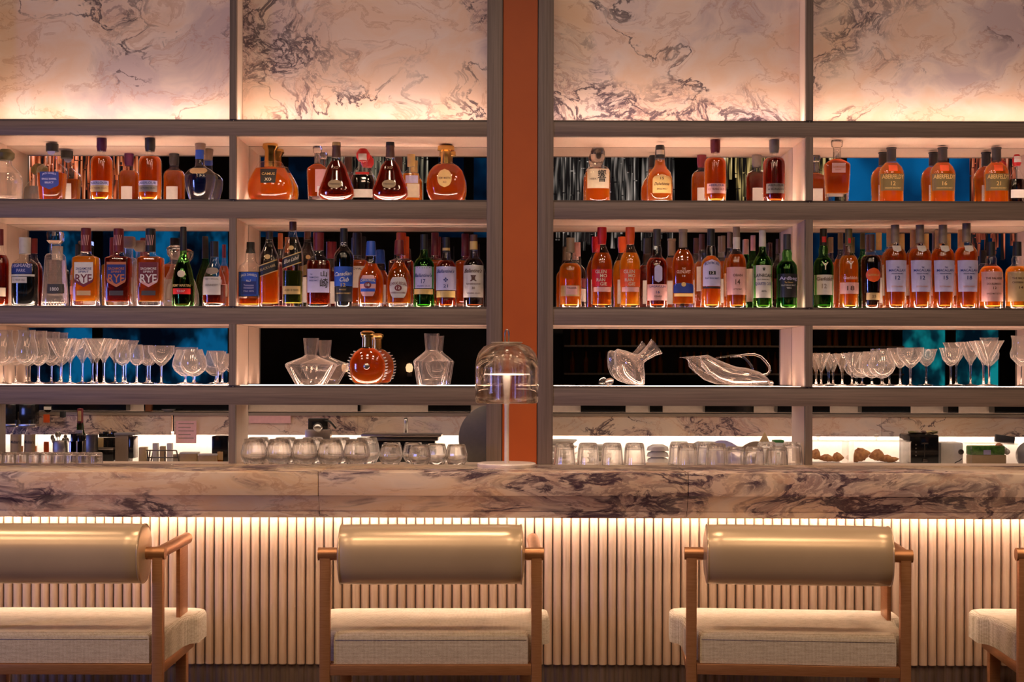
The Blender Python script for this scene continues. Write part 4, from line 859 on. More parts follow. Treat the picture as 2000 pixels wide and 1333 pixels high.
def glass_meshes(kind):
    if kind in _gm: return _gm[kind]
    H, fr, bowl = G[kind]; o = [(a*s, z*s) for a, z in bowl]; w_ = 1.1*s
    inn = [(max(a-w_, .0008), z+(2.2*s if i < 2 else 0)) for i, (a, z) in enumerate(o)]
    prof = o+[(o[-1][0]-w_*.9, o[-1][1])]+[(a, z) for a, z in reversed(inn[1:-1])]+[(0, inn[1][1])]
    st_r = 1.9*s
    parts = []
    for nm, p in (('bowl', [(0, bowl[0][1]*s)]+prof), ('stem', [(0, 4*s), (3.2*s, 4*s), (st_r, 8*s), (st_r*.9, bowl[0][1]*s*.6), (2.2*s, bowl[0][1]*s), (0, bowl[0][1]*s)]),
                  ('foot', [(0, 0), (fr*s, 0), (fr*s, .8*s), (8*s, 2.2*s), (3.2*s, 4*s), (0, 4*s)])):
        bm = lathe(p, 28); bmesh.ops.recalc_face_normals(bm, faces=bm.faces)
        for e in bm.edges:
            if len(e.link_faces) == 2 and e.calc_face_angle(0) > R(60): e.smooth = False
        me = bpy.data.meshes.new(nm); bm.to_mesh(me); bm.free(); me.materials.append(M['ware' if nm == 'bowl' else 'glass']); me.polygons.foreach_set('use_smooth', [True]*len(me.polygons)); parts.append(me)
    _gm[kind] = parts; return parts
def stem(kind, x, d, label, grp):
    r = thing(CATN[kind], (PX(x, d), d, z3), label, 'glass', grp)
    for me in glass_meshes(kind): mesh_obj(me.name, me, None, r)
gl = 'stemware on the left lower shelf'; gr = 'stemware on the right lower shelf'
F_, B_, B2 = 5.362, 5.482, 5.495
for kind, x, d_, lb in (
 ('wine', 8, F_, 'tall wine glass nearest the left edge of the lower shelf'), ('wine', 52, F_, 'second tall wine glass in the front row from the left edge'),
 ('wine', 31, B_, 'tall wine glass behind and between the first two at the left edge'), ('wine', 75, B_, 'tall wine glass behind the front ones, beside the first martini glass'),
 ('martini', 120, F_, 'left front martini glass of the left lower shelf'), ('martini', 189, F_, 'right front martini glass of the left lower shelf'), ('martini', 137, B_, 'martini glass just behind the left front martini glass'),
 ('martini', 203, B_, 'martini glass just behind the right front martini glass'),
 ('small_wine', 240, F_, 'small wine glass in front, right of the martini glasses'), ('small_wine', 267, B_, 'small wine glass left of the wide coupe'),
 ('coupe', 315, F_, 'wide coupe glass in front on the left lower shelf'),
 ('brandy', 362, B_, 'brandy glass on the left lower shelf, behind its neighbour'), ('brandy', 378, F_, 'front brandy glass on the left lower shelf'),
 ('cocktail', 425, F_, 'small cocktail glass in front beside the left divider'), ('trumpet', 434, B_, 'small trumpet glass behind the cocktail glass at the left divider')):
    
    stem(kind, x, d_, lb, gl)
for kind, x, d_, lb in (
 ('cocktail', 1604, F_, 'front cocktail glass right of the right divider'), ('cocktail', 1594, B_, 'cocktail glass half hidden by the right divider'), ('cocktail', 1664, F_, 'front cocktail glass left of the brandy glasses'),
 ('cocktail', 1645, B_, 'cocktail glass crossing behind the one left of the brandy glasses'), ('brandy', 1722, F_, 'right front brandy glass on the right lower shelf'), ('brandy', 1703, B_, 'left rear brandy glass on the right lower shelf'),
 ('coupe', 1778, F_, 'front coupe glass on the right lower shelf'), ('coupe', 1758, B_, 'coupe glass behind the front coupe on the right lower shelf'), ('sour', 1857, 5.40, 'lone small bowl glass standing apart on the right lower shelf'),
 ('martini', 1932, F_, 'front martini glass near the right edge'), ('martini', 1921, B_, 'martini glass just behind the one near the right edge'), ('tulip', 1994, 5.38, 'tall tulip glass at the right edge')):
    stem(kind, x, d_, lb, gr)

# ---- tumblers on the glass ledge
TG = {'stemless': (50, [(15, 0), (18, 2), (25, 16), (26, 24), (23, 38), (19, 52)], 16), 'short': (40, [(12, 0), (15, 2), (21, 14), (21, 22), (18, 36), (16, 42)], 8), 'upturned': (42, [(22, 0), (21.5, 4), (19, 36), (17, 44), (15, 46)], 14), 'ribbed': (38, [(19, 0), (19, 3), (18, 30), (16.5, 38), (14, 40)], 12)}
_tm = {}
def tumbler_mesh(kind, sc):
    if kind in _tm: return _tm[kind]
    _, pr, seg = TG[kind]; o = [(a*sc, z*sc) for a, z in pr]; w_ = 1.5*sc
    if kind in ('upturned', 'ribbed'): p = o+[(0, o[-1][1])]+[(0, o[-1][1]-5*sc)]+[(a-w_, z-(4*sc if z > 30*sc else 0)) for a, z in reversed(o[:-1])]+[o[0]]
    else: p = [(0, 0)]+o+[(a-w_, z) for a, z in reversed(o) if z > 6*sc]+[(0, 7*sc)]
    bm = bmesh.new(); rings = []; S = 48
    for a, z in p:
        if a < 1e-6: rings.append([bm.verts.new((0, 0, z))]); continue
        rings.append([bm.verts.new((a*(1+.025*math.cos(seg*2*math.pi*k/S))*math.cos(2*math.pi*k/S), a*(1+.025*math.cos(seg*2*math.pi*k/S))*math.sin(2*math.pi*k/S), z)) for k in range(S)])
    for A, B in zip(rings, rings[1:]):
        for k in range(S):
            k2 = (k+1) % S
            if len(A) == 1 and len(B) == 1: continue
            if len(A) == 1: bm.faces.new((A[0], B[k], B[k2]))
            elif len(B) == 1: bm.faces.new((A[k], A[k2], B[0]))
            else: bm.faces.new((A[k], A[k2], B[k2], B[k]))
    bmesh.ops.remove_doubles(bm, verts=bm.verts, dist=1e-6); bmesh.ops.recalc_face_normals(bm, faces=bm.faces)
    me = bpy.data.meshes.new('tumbler'); bm.to_mesh(me); bm.free(); me.materials.append(M['glass']); me.polygons.foreach_set('use_smooth', [True]*len(me.polygons)); _tm[kind] = me; return me
def tumbler(kind, x, d_, label, grp):
    o = mesh_obj('tumbler', tumbler_mesh(kind, 5.2/FPX)); o.location = (PX(x, d_), d_, .9853); tag(o, label, 'glass', grp)
order = ['first', 'second', 'third', 'fourth', 'fifth', 'sixth', 'seventh', 'eighth', 'ninth', 'tenth']
for i, x in enumerate((497, 546, 595, 646, 697)): tumbler('stemless', x, 5.19, '%s from the left of the front stemless glasses on the ledge' % order[i], 'stemless glasses on the ledge')
for i, x in enumerate((505, 558, 611, 664, 717)): tumbler('stemless', x, 5.32, 'stemless glass behind the %s front stemless glass from the left' % order[i], 'stemless glasses in the second row')
for i, (x, d_) in enumerate(((766, 5.33), (763, 5.17), (808, 5.33), (820, 5.17), (853, 5.25), (892, 5.2))):
    tumbler('short', x, d_, 'low faceted tumbler, %s of six from the left, before the sink tray' % order[i], 'low faceted tumblers')
for i, x in enumerate((1103, 1149, 1196, 1240)): tumbler('upturned', x, 5.19, '%s of four upturned tumblers beside the orange column' % order[i], 'upturned tumblers')
for i, (x, d_, k) in enumerate(((1327, 5.3, 'upturned'), (1343, 5.17, 'upturned'), (1381, 5.3, 'upturned'), (1400, 5.17, 'upturned'), (1436, 5.17, 'ribbed'), (1474, 5.17, 'ribbed'), (1498, 5.3, 'upturned'), (1520, 5.18, 'ribbed'), (1547, 5.3, 'upturned'))):
    tumbler(k, x, d_, '%s from the left in the crowd of ribbed tumblers before the right divider' % order[i], 'crowded ribbed tumblers')
for i, x in enumerate((-5, 18, 42, 66, 90, 114, 139, 163, 188)):
    o = mesh_obj('shot_glass', tumbler_mesh('ribbed', 5.2/FPX)); o.location = (PX(x, 5.15), 5.15, .9853); o.scale = (.72, .72, .66); tag(o, '%s small ribbed glass from the left edge in the low row' % order[i], 'glass', 'row of small ribbed glasses')
# ---------------------------------------------------------------- things on the service counter in the niche
WZ = .9253
def nx(x, d=5.75): return PX(x, d)
def nzz(y, d=5.75): return HCAM+(HY-y)*d/FPX
def T(name, x, d, label, cat, z=WZ, grp=None): return thing(name, (PX(x, d), d, z), label, cat, grp)
def LB(nm, x0, x1, y0, y1, d, mat, par, thick=.05, yo=0, bevel=.002):
    """box part given by its extents in the picture at distance d, local to par"""
    l = par.location; return BX(nm, (PX(x0, d)-l.x, PX(x1, d)-l.x, d+yo-l.y, d+yo+thick-l.y, nzz(y1, d)-l.z, nzz(y0, d)-l.z), mat, par, bevel)
d = 5.72; bz = 722+(HCAM-WZ)*FPX/d   # picture height of the worktop there
for x, dsc in ((34, 'left'), (61, 'right')):
    t = T('liquor_bottle', x, d, '%s of two cream-labelled bottles standing under the black bottle holders' % dsc, 'bottle', grp='cream-labelled bottles on the service counter')
    pr = [(.022, 0), (.0245, .004), (.0245, .145), (.018, .160), (.011, .175), (.011, .20)]
    obj('glass_body', lathe([(0, 0)]+pr+[(0, .20)], 24, 4, .8), M['bot'], t, True, 50)
    obj('liquid', lathe([(0, .006), (.021, .006), (.022, .10), (0, .10)], 24, 4, .8), M['lq_amber'], t, True, 50)
    lb = label_mesh('label', pr, 4, .8, 0, .044, .052, .148, M['tan'], t); lettering(pr, 4, .8, "Michter's", 0, .118, .036, .013, M['black'], lb)
    obj('cap', lathe([(0, .19), (.011, .19), (.011, .205), (0, .205)], 16), M['black'], t, True, 40)
t = T('bottle_holder', 45, 5.82, 'black bottle holders hanging above the cream-labelled bottles', 'holder', nzz(837, 5.82))
for x0, x1 in ((-2, 31), (37, 69)):
    LB('holder_box', x0, x1, 792, 831, 5.82, M['gloss_black'], t); LB('steel_rail', x0-1, x1+1, 831, 837, 5.82, M['steel'], t, .052, -.001)
t = T('liquor_bottle', 94, d, 'clear bottle with round black medallion top and orange label', 'bottle')
obj('glass_body', lathe([(0, 0), (.017, 0), (.017, .11), (.013, .14), (.011, .21), (0, .21)], 24), M['bot'], t, True, 50)
obj('liquid', lathe([(0, .004), (.014, .004), (.014, .06), (0, .06)], 24), M['lq_amber'], t, True, 50)
LB('label', 88, 100, 812, 828, d, M['orange'], t, .002, -.019, 0); LB('foot_label', 89, 99, 865, 885, d, M['orange'], t, .002, -.020, 0)
o = obj('medallion', lathe([(0, -.004), (.017, -.003), (.017, .003), (0, .004)], 24), M['gloss_black'], t, True, 40); o.rotation_euler = (R(90), 0, 0); o.location = (0, 0, nzz(800, d)-WZ)
LB('medallion_print', 87, 101, 797, 803, d, M['silver'], t, .002, -.008, 0)
t = T('liquor_bottle', 123, d+.04, 'clear bottle with black cap right of the medallion bottle', 'bottle')
obj('glass_body', lathe([(0, 0), (.020, 0), (.020, .13), (.012, .17), (.011, .22), (0, .22)], 24), M['bot'], t, True, 50); obj('cap', lathe([(0, .215), (.012, .215), (.012, .24), (0, .24)], 16), M['black'], t, True, 40)
t = T('champagne_bottle', 157, d-.03, 'dark green champagne bottle with red foil and pale label', 'bottle')
obj('glass_body', lathe([(0, 0), (.030, 0), (.031, .10), (.028, .125), (.014, .165), (.011, .22), (0, .22)], 28), M['lq_green'], t, True, 50)
obj('foil', lathe([(0, .19), (.0125, .19), (.0115, .252), (0, .254)], 16), M['maroon'], t, True, 40)
LB('neck_label', 154.5, 160.5, 805, 825, d-.03, M['gold'], t, .003, -.016, 0); LB('label', 152, 166, 842, 853, d-.03, M['cream'], t, .003, -.0325, 0)
t = T('utensil_jar', 117, 5.69, 'jar of bar spoons and tongs before the clear bottle', 'jar')
obj('jar', lathe([(0, 0), (.022, 0), (.024, .055), (.022, .055), (.020, .004), (0, .004)], 24), M['darksteel'], t, True, 50)
for k in range(7):
    a = k*.9; tx, ty = .03*math.cos(a), .015*math.sin(a)
    obj('spoon', tube([(tx*.3, ty*.3, .01), (tx, ty, .115+.012*(k % 3))], .0016, 6), M['steel'], t, True)
    bm = bmesh.new(); bmesh.ops.create_uvsphere(bm, u_segments=10, v_segments=6, radius=.008)
    for v in bm.verts: v.co.y *= .4; v.co.z *= 1.5
    o = obj('spoon_bowl', bm, M['steel'], t, True); o.location = (tx, ty, .125+.012*(k % 3))
t = T('condiment_tray', 140, 5.60, 'steel tray of small black-topped containers below the champagne bottle', 'tray')
for x0, x1, y0, m_ in ((103, 126, 864, 'steel'), (135, 163, 864, 'steel'), (138, 150, 850, 'gloss_black'), (151, 162, 853, 'gloss_black'), (168, 185, 852, 'darksteel')):
    LB('container', x0, x1, y0, 905, 5.60, M[m_], t, .05)
t = T('coffee_grinder', 205, 5.75, 'black box with a pale front and tangle of black handles on top', 'appliance')
LB('body', 186, 222, 858, 905, 5.75, M['gloss_black'], t, .08); LB('front_plate', 187, 203, 858, 876, 5.75, M['tan'], t, .004, -.005); LB('shelf_tray', 183, 223, 876, 881, 5.75, M['steel'], t, .09, -.012)
for k in range(4): LB('handle', 190+k*8, 200+k*8, 850-(k % 2)*4, 857, 5.75, M['gloss_black'], t, .02, .02)
t = T('canister', 238, 5.74, 'pale square canister with a grey lid and black side', 'canister')
LB('body', 225, 251, 853, 905, 5.74, M['taupe'], t, .07); LB('lid', 223, 264, 848, 853, 5.74, M['grey'], t, .075, -.002); LB('side_panel', 252, 261, 855, 898, 5.74, M['gloss_black'], t, .07)
t = T('utensil_jar', 290, 5.70, 'pale jar of small dark tools left of the wire basket', 'jar')
LB('jar', 271, 285, 876, 905, 5.70, M['tan'], t, .04)
for k in range(5): obj('tool', tube([(-.02+.008*k, .02, .03), (-.03+.016*k, .02, .085+.01*(k % 2))], .003, 6), M['brown'], t, True)
t = T('wire_basket', 312, 5.64, 'grey wire basket with small sauce bottles behind its rail', 'basket')
for (x0, y0, x1, y1) in ((286, 882, 345, 882), (288, 884, 290, 908), (345, 882, 350, 908), (322, 884, 322, 908), (288, 896, 348, 896)):
    obj('wire', tube([(PX(x0, 5.64)-t.location.x, 0, nzz(y0, 5.64)-WZ), (PX(x1, 5.64)-t.location.x, 0, nzz(y1, 5.64)-WZ)], .0028, 6), M['darksteel'], t, True)
for k in range(3): LB('sauce_bottle', 298+k*14, 308+k*14, 868+(k % 2)*6, 905, 5.68, M[('silver', 'tan', 'white')[k]], t, .025)
t = T('mixing_bowl', 358, 5.80, 'shallow grey-brown bowl behind the wire basket', 'bowl')
obj('bowl', lathe([(0, .015), (.03, .02), (.055, .05), (.058, .062), (.055, .062), (.03, .026), (0, .022)], 32), M['taupe'], t, True, 60)
obj('stand', lathe([(0, 0), (.03, 0), (.03, .02), (0, .02)], 24), M['grey'], t, True, 40)
for x0, x1, y0, lb in ((352, 384, 886, 'pale square tub right of the wire basket'), (388, 424, 889, 'pale square tub before the black dispenser')):
    t = T('food_tub', (x0+x1)/2, 5.62, lb, 'tub'); LB('tub', x0, x1, y0+3, 908, 5.62, M['tan'], t, .06); LB('lid', x0-1, x1+1, y0, y0+3, 5.62, M['silver'], t, .062, -.001)
t = T('paper_sheet', 364, 5.955, 'printed paper sheet fixed to the marble splashback', 'paper', nzz(868, 5.955)); LB('sheet', 344, 384, 824, 868, 5.955, M['pink'], t, .0015, -.002, 0)
for k in range(5): LB('printed_line', 349, 379-6*(k % 2), 829+7*k, 830.6+7*k, 5.955, M['taupe'], t, .001, -.0032, 0)
t = T('drinks_dispenser', 431, 5.66, 'black dispenser box holding an amber bottle beside the left divider', 'dispenser')
LB('body', 414, 446, 854, 908, 5.66, M['gloss_black'], t, .09)
obj('bottle', lathe([(0, 0), (.012, 0), (.012, .05), (.006, .07), (.005, .085), (0, .085)], 20), M['lq_amber'], t, True, 40).location = (.0, -.015, 0)
LB('label', 426, 437, 884, 900, 5.64, M['gold'], t, .002, -.012, 0)
t = T('serving_plate', 324, 6.0, 'white plate lying on the splashback ledge at the left', 'plate', sz1+.0125)
obj('plate', lathe([(0, 0), (.018, 0), (.030, .010), (.028, .011), (0, .004)], 28), M['porcelain'], t, True, 50).location.y = .05

# centre left
t = T('price_card', 528, 5.955, 'long pale card fixed high on the marble splashback', 'card', nzz(828, 5.955)); LB('card', 487, 568, 813.5, 828, 5.955, M['pink'], t, .002, -.002, 0)
t = T('espresso_press', 622, 5.84, 'small black and steel press on a block above the stemless glasses', 'appliance')
LB('block', 596, 645, 841, 905, 5.84, M['steel'], t, .06); LB('body', 602, 640, 819, 840, 5.84, M['gloss_black'], t, .05)
bm = bmesh.new(); bmesh.ops.create_uvsphere(bm, u_segments=16, v_segments=10, radius=.020); o = obj('dome', bm, M['steel'], t, True); o.location = (0, -.012, nzz(836, 5.84)-WZ)
obj('lever', tube([(.02, -.01, nzz(822, 5.84)-WZ), (.05, -.02, nzz(824, 5.84)-WZ), (.075, -.02, nzz(838, 5.84)-WZ)], .004, 8), M['gloss_black'], t, True)
t = T('sink_tray', 786, 5.70, 'dark steel sink tray with a bright front edge behind the low tumblers', 'sink')
LB('basin', 722, 850, 858, 905, 5.70, M['gloss_black'], t, .12); LB('rim', 706, 862, 849, 854, 5.70, M['steel'], t, .16, -.02); LB('under_rim', 722, 856, 855, 862, 5.70, M['darksteel'], t, .14, -.01)
t = T('faucet', 793, 5.88, 'slim steel faucet standing behind the sink tray', 'faucet'); obj('spout', tube([(0, 0, 0), (0, 0, .19), (0, -.01, .21)], .009, 12, taper=[.010, .009, .007]), M['steel'], t, True); obj('collar', lathe([(0, 0), (.016, 0), (.014, .02), (0, .02)], 20), M['steel'], t, True, 40)
t = T('round_tray', 962, 5.66, 'large round grey tray leaning beside the orange column', 'tray')
bm = bmesh.new(); bmesh.ops.create_cone(bm, cap_ends=True, segments=64, radius1=.135, radius2=.135, depth=.012); o = obj('disc', bm, M['grey'], t, True, 40); o.rotation_euler = (R(80), 0, 0); o.location = (.0, .02, .139)
t = T('paper_napkin', 915, 5.7, 'folded pale napkin standing against the round grey tray', 'napkin'); bm = tube([(-.012, 0, 0), (-.002, 0, .05), (.012, 0, .085)], .012, 8, taper=[.006, .012, .009]); obj('fold', bm, M['silver'], t, True)

# centre right
for x, w_, y0, dd, lb in ((1098, 60, 858, 5.86, 'stack of white plates behind the first upturned tumbler'), (1285, 44, 868, 5.62, 'white bowls stacked upside down right of the upturned tumblers'), (1170, 50, 868, 5.8, 'low stack of white plates behind the middle upturned tumblers')):
    t = T('plate_stack', x, dd, lb, 'plates'); h = nzz(y0, dd)-WZ; r_ = w_/2*dd/FPX
    for k in range(5):
        bm = lathe([(0, 0), (r_*.6, 0), (r_, h*.16), (r_*.98, h*.18), (r_*.6, h*.03), (0, h*.03)], 32) if y0 < 868 or x == 1170 else lathe([(r_, 0), (r_*.9, h*.12), (r_*.5, h*.2), (0, h*.2), (0, h*.17), (r_*.85, h*.08), (r_*.97, 0)], 32)
        o = obj('plate', bm, M['porcelain'], t, True, 60); o.location = (0, 0, k*h*.2)
def cloth(name, x0, x1, ytop, d_, mat, label, peaks):
    t = T(name, (x0+x1)/2, d_, label, 'napkin'); bm = bmesh.new(); n = 16; g = []
    for j in range(5):
        row = []
        for i in range(n+1):
            u = i/n; h = sum(a*math.exp(-((u-c)/w_)**2) for c, w_, a in peaks); z = (nzz(ytop, d_)-WZ)*min(1, h)*(1-.15*j)
            row.append(bm.verts.new((PX(x0+(x1-x0)*u, d_)-t.location.x, -.0+.01*j, z if 0 < i < n else z*.4)))
        g.append(row)
    base = [[bm.verts.new((v.co.x, v.co.y, 0)) for v in r] for r in (g[0], g[-1])]
    for j in range(4):
        for i in range(n): bm.faces.new((g[j][i], g[j][i+1], g[j+1][i+1], g[j+1][i]))
    for i in range(n): bm.faces.new((base[0][i], base[0][i+1], g[0][i+1], g[0][i])); bm.faces.new((base[1][i], g[-1][i], g[-1][i+1], base[1][i+1])); 
    obj('folded_cloth', bm, M[mat], t, True, 60)
cloth('folded_napkin', 1330, 1400, 861, 5.80, 'silver', 'pale grey folded cloth behind the ribbed tumblers', [(.5, .5, 1)])
cloth('folded_napkin', 1362, 1470, 859, 5.74, 'lilac', 'lilac folded cloth lying behind the ribbed tumblers', [(.45, .6, 1)])
cloth('folded_napkin', 1440, 1515, 861, 5.84, 'taupe', 'grey-brown folded cloth near the right divider', [(.5, .8, 1)])
t = T('menu_card', 1494, 5.86, 'pale folded card standing up behind the grey-brown cloth', 'card'); bm = bmesh.new()
pk = nzz(843, 5.86)-WZ; a, b, c_ = bm.verts.new((-.035, 0, pk*.6)), bm.verts.new((0, .0, pk)), bm.verts.new((.035, 0, pk*.55)); e_, f_ = bm.verts.new((-.035, 0, 0)), bm.verts.new((.035, 0, 0)); bm.faces.new((e_, f_, c_, b, a))
r_ = bmesh.ops.extrude_face_region(bm, geom=list(bm.faces)); 
for v in r_['geom']:
    if isinstance(v, bmesh.types.BMVert): v.co.y += .003
obj('card', bm, M['tan'], t)
t = T('storage_box', 1522, 5.80, 'small box with a green lid beside the right divider', 'box'); LB('box', 1513, 1531, 864, 905, 5.80, M['silver'], t, .05); LB('lid', 1512, 1532, 859, 864, 5.80, M['green'], t, .052, -.001)

# right: pastry boxes
def blob(par, nm, x, y, rx, rz, d_, mat, rot=0):
    bm = bmesh.new(); bmesh.ops.create_uvsphere(bm, u_segments=20, v_segments=12, radius=1)
    for v in bm.verts:
        q = 1-.35*v.co.x**2; v.co.z *= q; v.co.y *= q
        v.co *= 1+.05*math.sin(v.co.x*18)
        v.co.x *= rx*d_/FPX; v.co.z *= rz*d_/FPX; v.co.y *= .018
    o = obj(nm, bm, M[mat], par, True); o.location = (PX(x, d_)-par.location.x, 0, nzz(y, d_)-par.location.z); o.rotation_euler = (0, rot, 0); return o
for (x0, x1, lb, lst, kx) in ((1572, 1652, 'clear pastry box beside the right divider', ((1592, 888, 12, 10, .3), (1615, 895, 17, 7, .1), (1637, 894, 13, 9, -.2)), 1598),
                              (1661, 1772, 'clear pastry box left of the toaster', ((1682, 889, 19, 13, -.5), (1714, 890, 17, 11, .1), (1733, 896, 16, 7, .0), (1746, 898, 13, 5, -.3)), 1712)):
    dd = 5.72; t = T('pastry_box', (x0+x1)/2, dd, lb, 'box')
    lx0, lx1 = PX(x0, dd)-t.location.x, PX(x1, dd)-t.location.x; h = nzz(861, dd)-WZ
    BX('glass_side', (lx0, lx1, -.055, -.053, .0, h), M['glass_thin'], t); BX('glass_side', (lx0, lx0+.002, -.053, .06, .0, h), M['glass_thin'], t); BX('glass_side', (lx1-.002, lx1, -.053, .06, 0, h), M['glass_thin'], t)
    BX('lid', (lx0-.002, lx1+.002, -.057, .062, h, h+.004), M['glass_thin'], t, .001)
    o = obj('lid_knob', lathe([(0, 0), (.003, 0), (.003, .012), (.011, .016), (.012, .022), (0, .026)], 20), M['crystal'], t, True, 50); o.location = (PX(kx, dd)-t.location.x, 0, h+.004)
    zt_ = nzz(902, dd)-WZ; BX('tray', (lx0+.006, lx1-.02, -.045, .05, zt_-.006, zt_), M['silver'], t, .002)
    for q in lst:
        p = T('pastry', q[0], dd, 'pastry', 'pastry'); bpy.data.objects.remove(p)
    for i, q in enumerate(lst):
        nth = order[i]; p = thing('croissant', (PX(q[0], dd), dd-.005+.006*i, nzz(q[1], dd)), '%s baked pastry from the left inside the %s' % (nth, 'box beside the right divider' if x0 < 1600 else 'box left of the toaster'), 'pastry', 'pastries in the clear boxes')
        bm = bmesh.new(); bmesh.ops.create_uvsphere(bm, u_segments=20, v_segments=12, radius=1)
        for v in bm.verts:
            f_ = (1-.55*v.co.x**2)*(1+.13*math.sin(v.co.x*15)); v.co.z = v.co.z*f_+.25-.5*v.co.x**2; v.co.y *= f_
            v.co.x *= q[2]*dd/FPX; v.co.z *= q[3]*dd/FPX; v.co.y *= .02
        o = obj('crust', bm, M['bread'], p, True); o.rotation_euler = (0, q[4], 0)
t = T('toaster', 1806, 5.68, 'black slim toaster with a vertical lever slot', 'toaster')
LB('body', 1777, 1835, 848, 909, 5.68, M['gloss_black'], t, .16, 0, .008); LB('foot', 1780, 1832, 909, 912, 5.68, M['black'], t, .15, .005, 0)
LB('lever_slot', 1805.3, 1807, 862, 892, 5.68, M['darksteel'], t, .002, -.0015, 0); LB('lever', 1800, 1812, 863, 865.5, 5.68, M['darksteel'], t, .012, -.012, .001); LB('dial', 1802, 1811, 895, 901, 5.68, M['darksteel'], t, .008, -.008, .001)
for k in range(4): LB('button', 1788, 1790.5, 866+k*7, 868.5+k*7, 5.68, M['grey'], t, .003, -.003, 0)
t = T('cleaning_cloth', 1800, 5.75, 'crumpled brown-green cloth lying on the toaster', 'cloth', nzz(848, 5.68))
for k in range(5): 
    bm = bmesh.new(); bmesh.ops.create_icosphere(bm, subdivisions=2, radius=1)
    for v in bm.verts: v.co *= 1+.2*math.sin(9*v.co.x+5*v.co.y+k); v.co.x *= .022; v.co.y *= .02; v.co.z *= .007
    o = obj('fold', bm, M[('olive', 'taupe', 'brown', 'tan', 'olive')[k]], t, True); o.location = (-.034+.02*k, .0, .007)
t = T('water_boiler', 1861, 5.74, 'white boxy boiler with a round dial and black cable right of the toaster', 'appliance')
LB('body', 1838, 1882, 863, 909, 5.74, M['porcelain'], t, .10, 0, .006)
o = obj('dial', lathe([(0, 0), (.011, 0), (.010, .008), (0, .010)], 24), M['darksteel'], t, True, 40); o.rotation_euler = (R(90), 0, 0); o.location = (PX(1877, 5.74)-t.location.x, -.001, nzz(881, 5.74)-WZ)
obj('cable', tube([(PX(x, 5.72)-t.location.x, -.03, nzz(y, 5.72)-WZ) for x, y in ((1878, 894), (1873, 898), (1866, 901), (1858, 908))], .002, 6), M['black'], t, True)
t = T('salad_box', 1935, 5.72, 'clear box of green leaves and pale grains near the right edge', 'box')
lx0, lx1 = PX(1890, 5.72)-t.location.x, PX(1979, 5.72)-t.location.x; h = nzz(865, 5.72)-WZ
BX('glass_side', (lx0, lx1, -.055, -.053, 0, h), M['glass_thin'], t); BX('glass_side', (lx0, lx0+.002, -.053, .06, 0, h), M['glass_thin'], t); BX('glass_side', (lx1-.002, lx1, -.053, .06, 0, h), M['glass_thin'], t); BX('lid', (lx0-.002, lx1+.002, -.057, .062, h, h+.004), M['glass_thin'], t, .001)
LB('grain_filling', 1893, 1965, 886, 912, 5.70, M['tan'], t, .05, -.01, .006); LB('leaf_filling', 1893, 1962, 869, 887, 5.70, M['leaf'], t, .05, -.01, .005)
LB('price_tag', 1920, 1934, 877, 886, 5.69, M['lilac'], t, .002, -.01, 0)
for k in range(4): blob(t, 'egg_piece', 1960+k*5, 870+k*4, 7, 6, 5.67, 'porcelain' if k else 'copper')
t = T('card_reader', 1963, 5.85, 'dark tilted device above the salad box', 'device', nzz(864, 5.85)); o = BX('screen', (-.04, .04, 0, .02, 0, .032), M['darkgrey'], t, .004); o.rotation_euler = (0, R(8), 0)
t = T('mixing_bowl', 2012, 5.7, 'round grey bowl cut off by the right edge', 'bowl'); bm = bmesh.new(); bmesh.ops.create_uvsphere(bm, u_segments=24, v_segments=14, radius=.055); o = obj('bowl', bm, M['grey'], t, True); o.location.z = .075
obj('stand', lathe([(0, 0), (.03, 0), (.03, .03), (0, .03)], 20), M['grey'], t, True, 40)

# ---------------------------------------------------------------- rear of the room, seen in the mirrors
def chandelier(x, y, w_, zbot, n, c1, c2, power, label, seed):
    rnd = random.Random(seed)
    m = bpy.data.materials.new('lit_crystal'); m.use_nodes = True; t_ = m.node_tree; b = t_.nodes['Principled BSDF']
    v = coords(t_, (34, 34, 3.2)); nn = noise(t_, v, 1, 1, .4)
    col = ramp(t_, nn.outputs[0], [(.42, (.01, .008, .008)), (.52, c1), (.66, c2), (.78, (1, .9, .8))])
    t_.links.new(col, b.inputs['Base Color']); t_.links.new(col, b.inputs['Emission Color']); b.inputs['Emission Strength'].default_value = power
    b.inputs['Roughness'].default_value = .2; b.inputs['Metallic'].default_value = .5
    c = thing('chandelier', (x, y, 4.2), label, 'chandelier', 'hanging crystal rod chandeliers reflected in the mirrors')
    BX('canopy', (-w_/2, w_/2, -.2, .2, -.04, 0), M['darksteel'], c)
    bm = bmesh.new()
    for k in range(n):
        px_, py_ = rnd.uniform(-w_/2, w_/2), rnd.uniform(-.18, .18); z = -.04; r_ = rnd.uniform(.009, .022)
        end = zbot-4.2+rnd.uniform(0, .35)*(1 if rnd.random() < .6 else 2)
        while z > end:
            L = rnd.uniform(.18, .5); box(bm, px_-r_, px_+r_, py_-.006, py_+.006, max(z-L, end), z-.01); z -= L; px_ += rnd.uniform(-.008, .008)
    o = obj('crystal_rods', bm, m, c); o['kind'] = 'stuff'
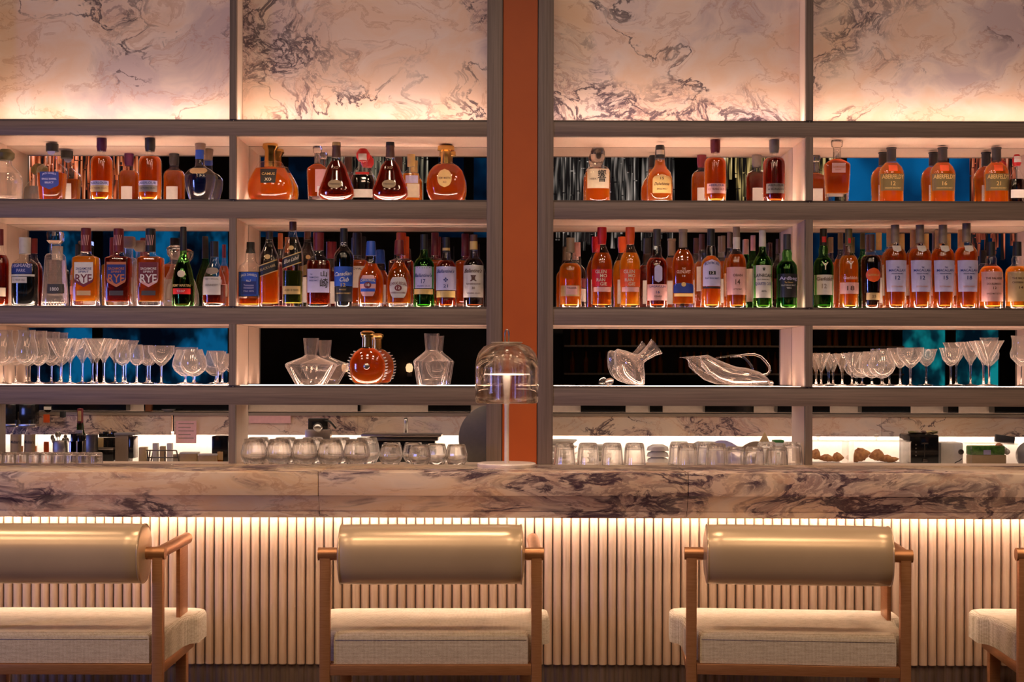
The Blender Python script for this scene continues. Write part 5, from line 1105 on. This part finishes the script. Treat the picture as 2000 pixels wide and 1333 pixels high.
CY = -1.5; cs = (2*MY-CY)/FPX
for (a, b, yb, n, c1, c2, pw, lb) in ((22, 292, 455, 120, (.30, .05, .012), (.85, .28, .12), .9, 'orange lit rod chandelier reflected at the far left'), (615, 835, 402, 70, (.10, .085, .06), (.45, .38, .25), .7, 'pale gold rod chandelier reflected left of the orange column'),
        (1078, 1312, 490, 95, (.05, .045, .04), (.36, .30, .26), .8, 'silver rod chandelier reflected right of the orange column'), (1388, 1640, 402, 80, (.12, .085, .03), (.75, .55, .22), .8, 'gold rod chandelier reflected beside the right divider'), (1895, 2040, 505, 60, (.22, .04, .02), (.70, .20, .09), .9, 'red lit rod chandelier reflected at the far right')):
    chandelier((a+b-2000)/2*cs, CY, (b-a)*cs, HCAM+(HY-yb)*cs, n, c1, c2, pw, lb, a)
cab = thing('display_cabinet', (2.6, -5.7, 0), 'dark display cabinet with rows of small bottles at the far side of the room', 'cabinet')
BX('carcass', (-2.0, 1.9, .0, .25, 0, 2.0), M['wall_dark'], cab)
for z in (1.30, 1.62, 1.94): BX('shelf', (-2.0, 1.9, .25, .5, z-.02, z), M['upright'], cab)
bm = bmesh.new()
for z in (1.30, 1.62):
    for k in range(48):
        if random.random() < .25: continue
        x = -1.9+k*.078; lathe([(0, 0), (.028, 0), (.028, .15), (.012, .19), (.012, .25), (0, .25)], 8, bm=bm, off=(x, .38, z))
o = obj('display_bottles', bm, M['lq_amber'], cab, True); o['kind'] = 'stuff'
area('cabinet_light', (2.5, -4.9, 2.6), (3.5, .1), 6, (1, .7, .45), (R(-25), 0, 0), 120)
for x, w in ((-2.0, 'left'), (-1.23, 'right')):
    t = thing('wall_sconce', (x, -5.98, 1.30), '%s small warm wall lamp at the far side of the room, seen in the mirror' % w, 'lamp')
    BX('wall_plate', (-.03, .03, 0, .02, -.05, .12), M['darksteel'], t)
    obj('glowing_shade', lathe([(0, 0), (.035, .01), (.045, .06), (.03, .10), (0, .11)], 20, off=(0, .06, 0)), emit('sconce_glow', (1, .55, .28), 1.6), t, True)
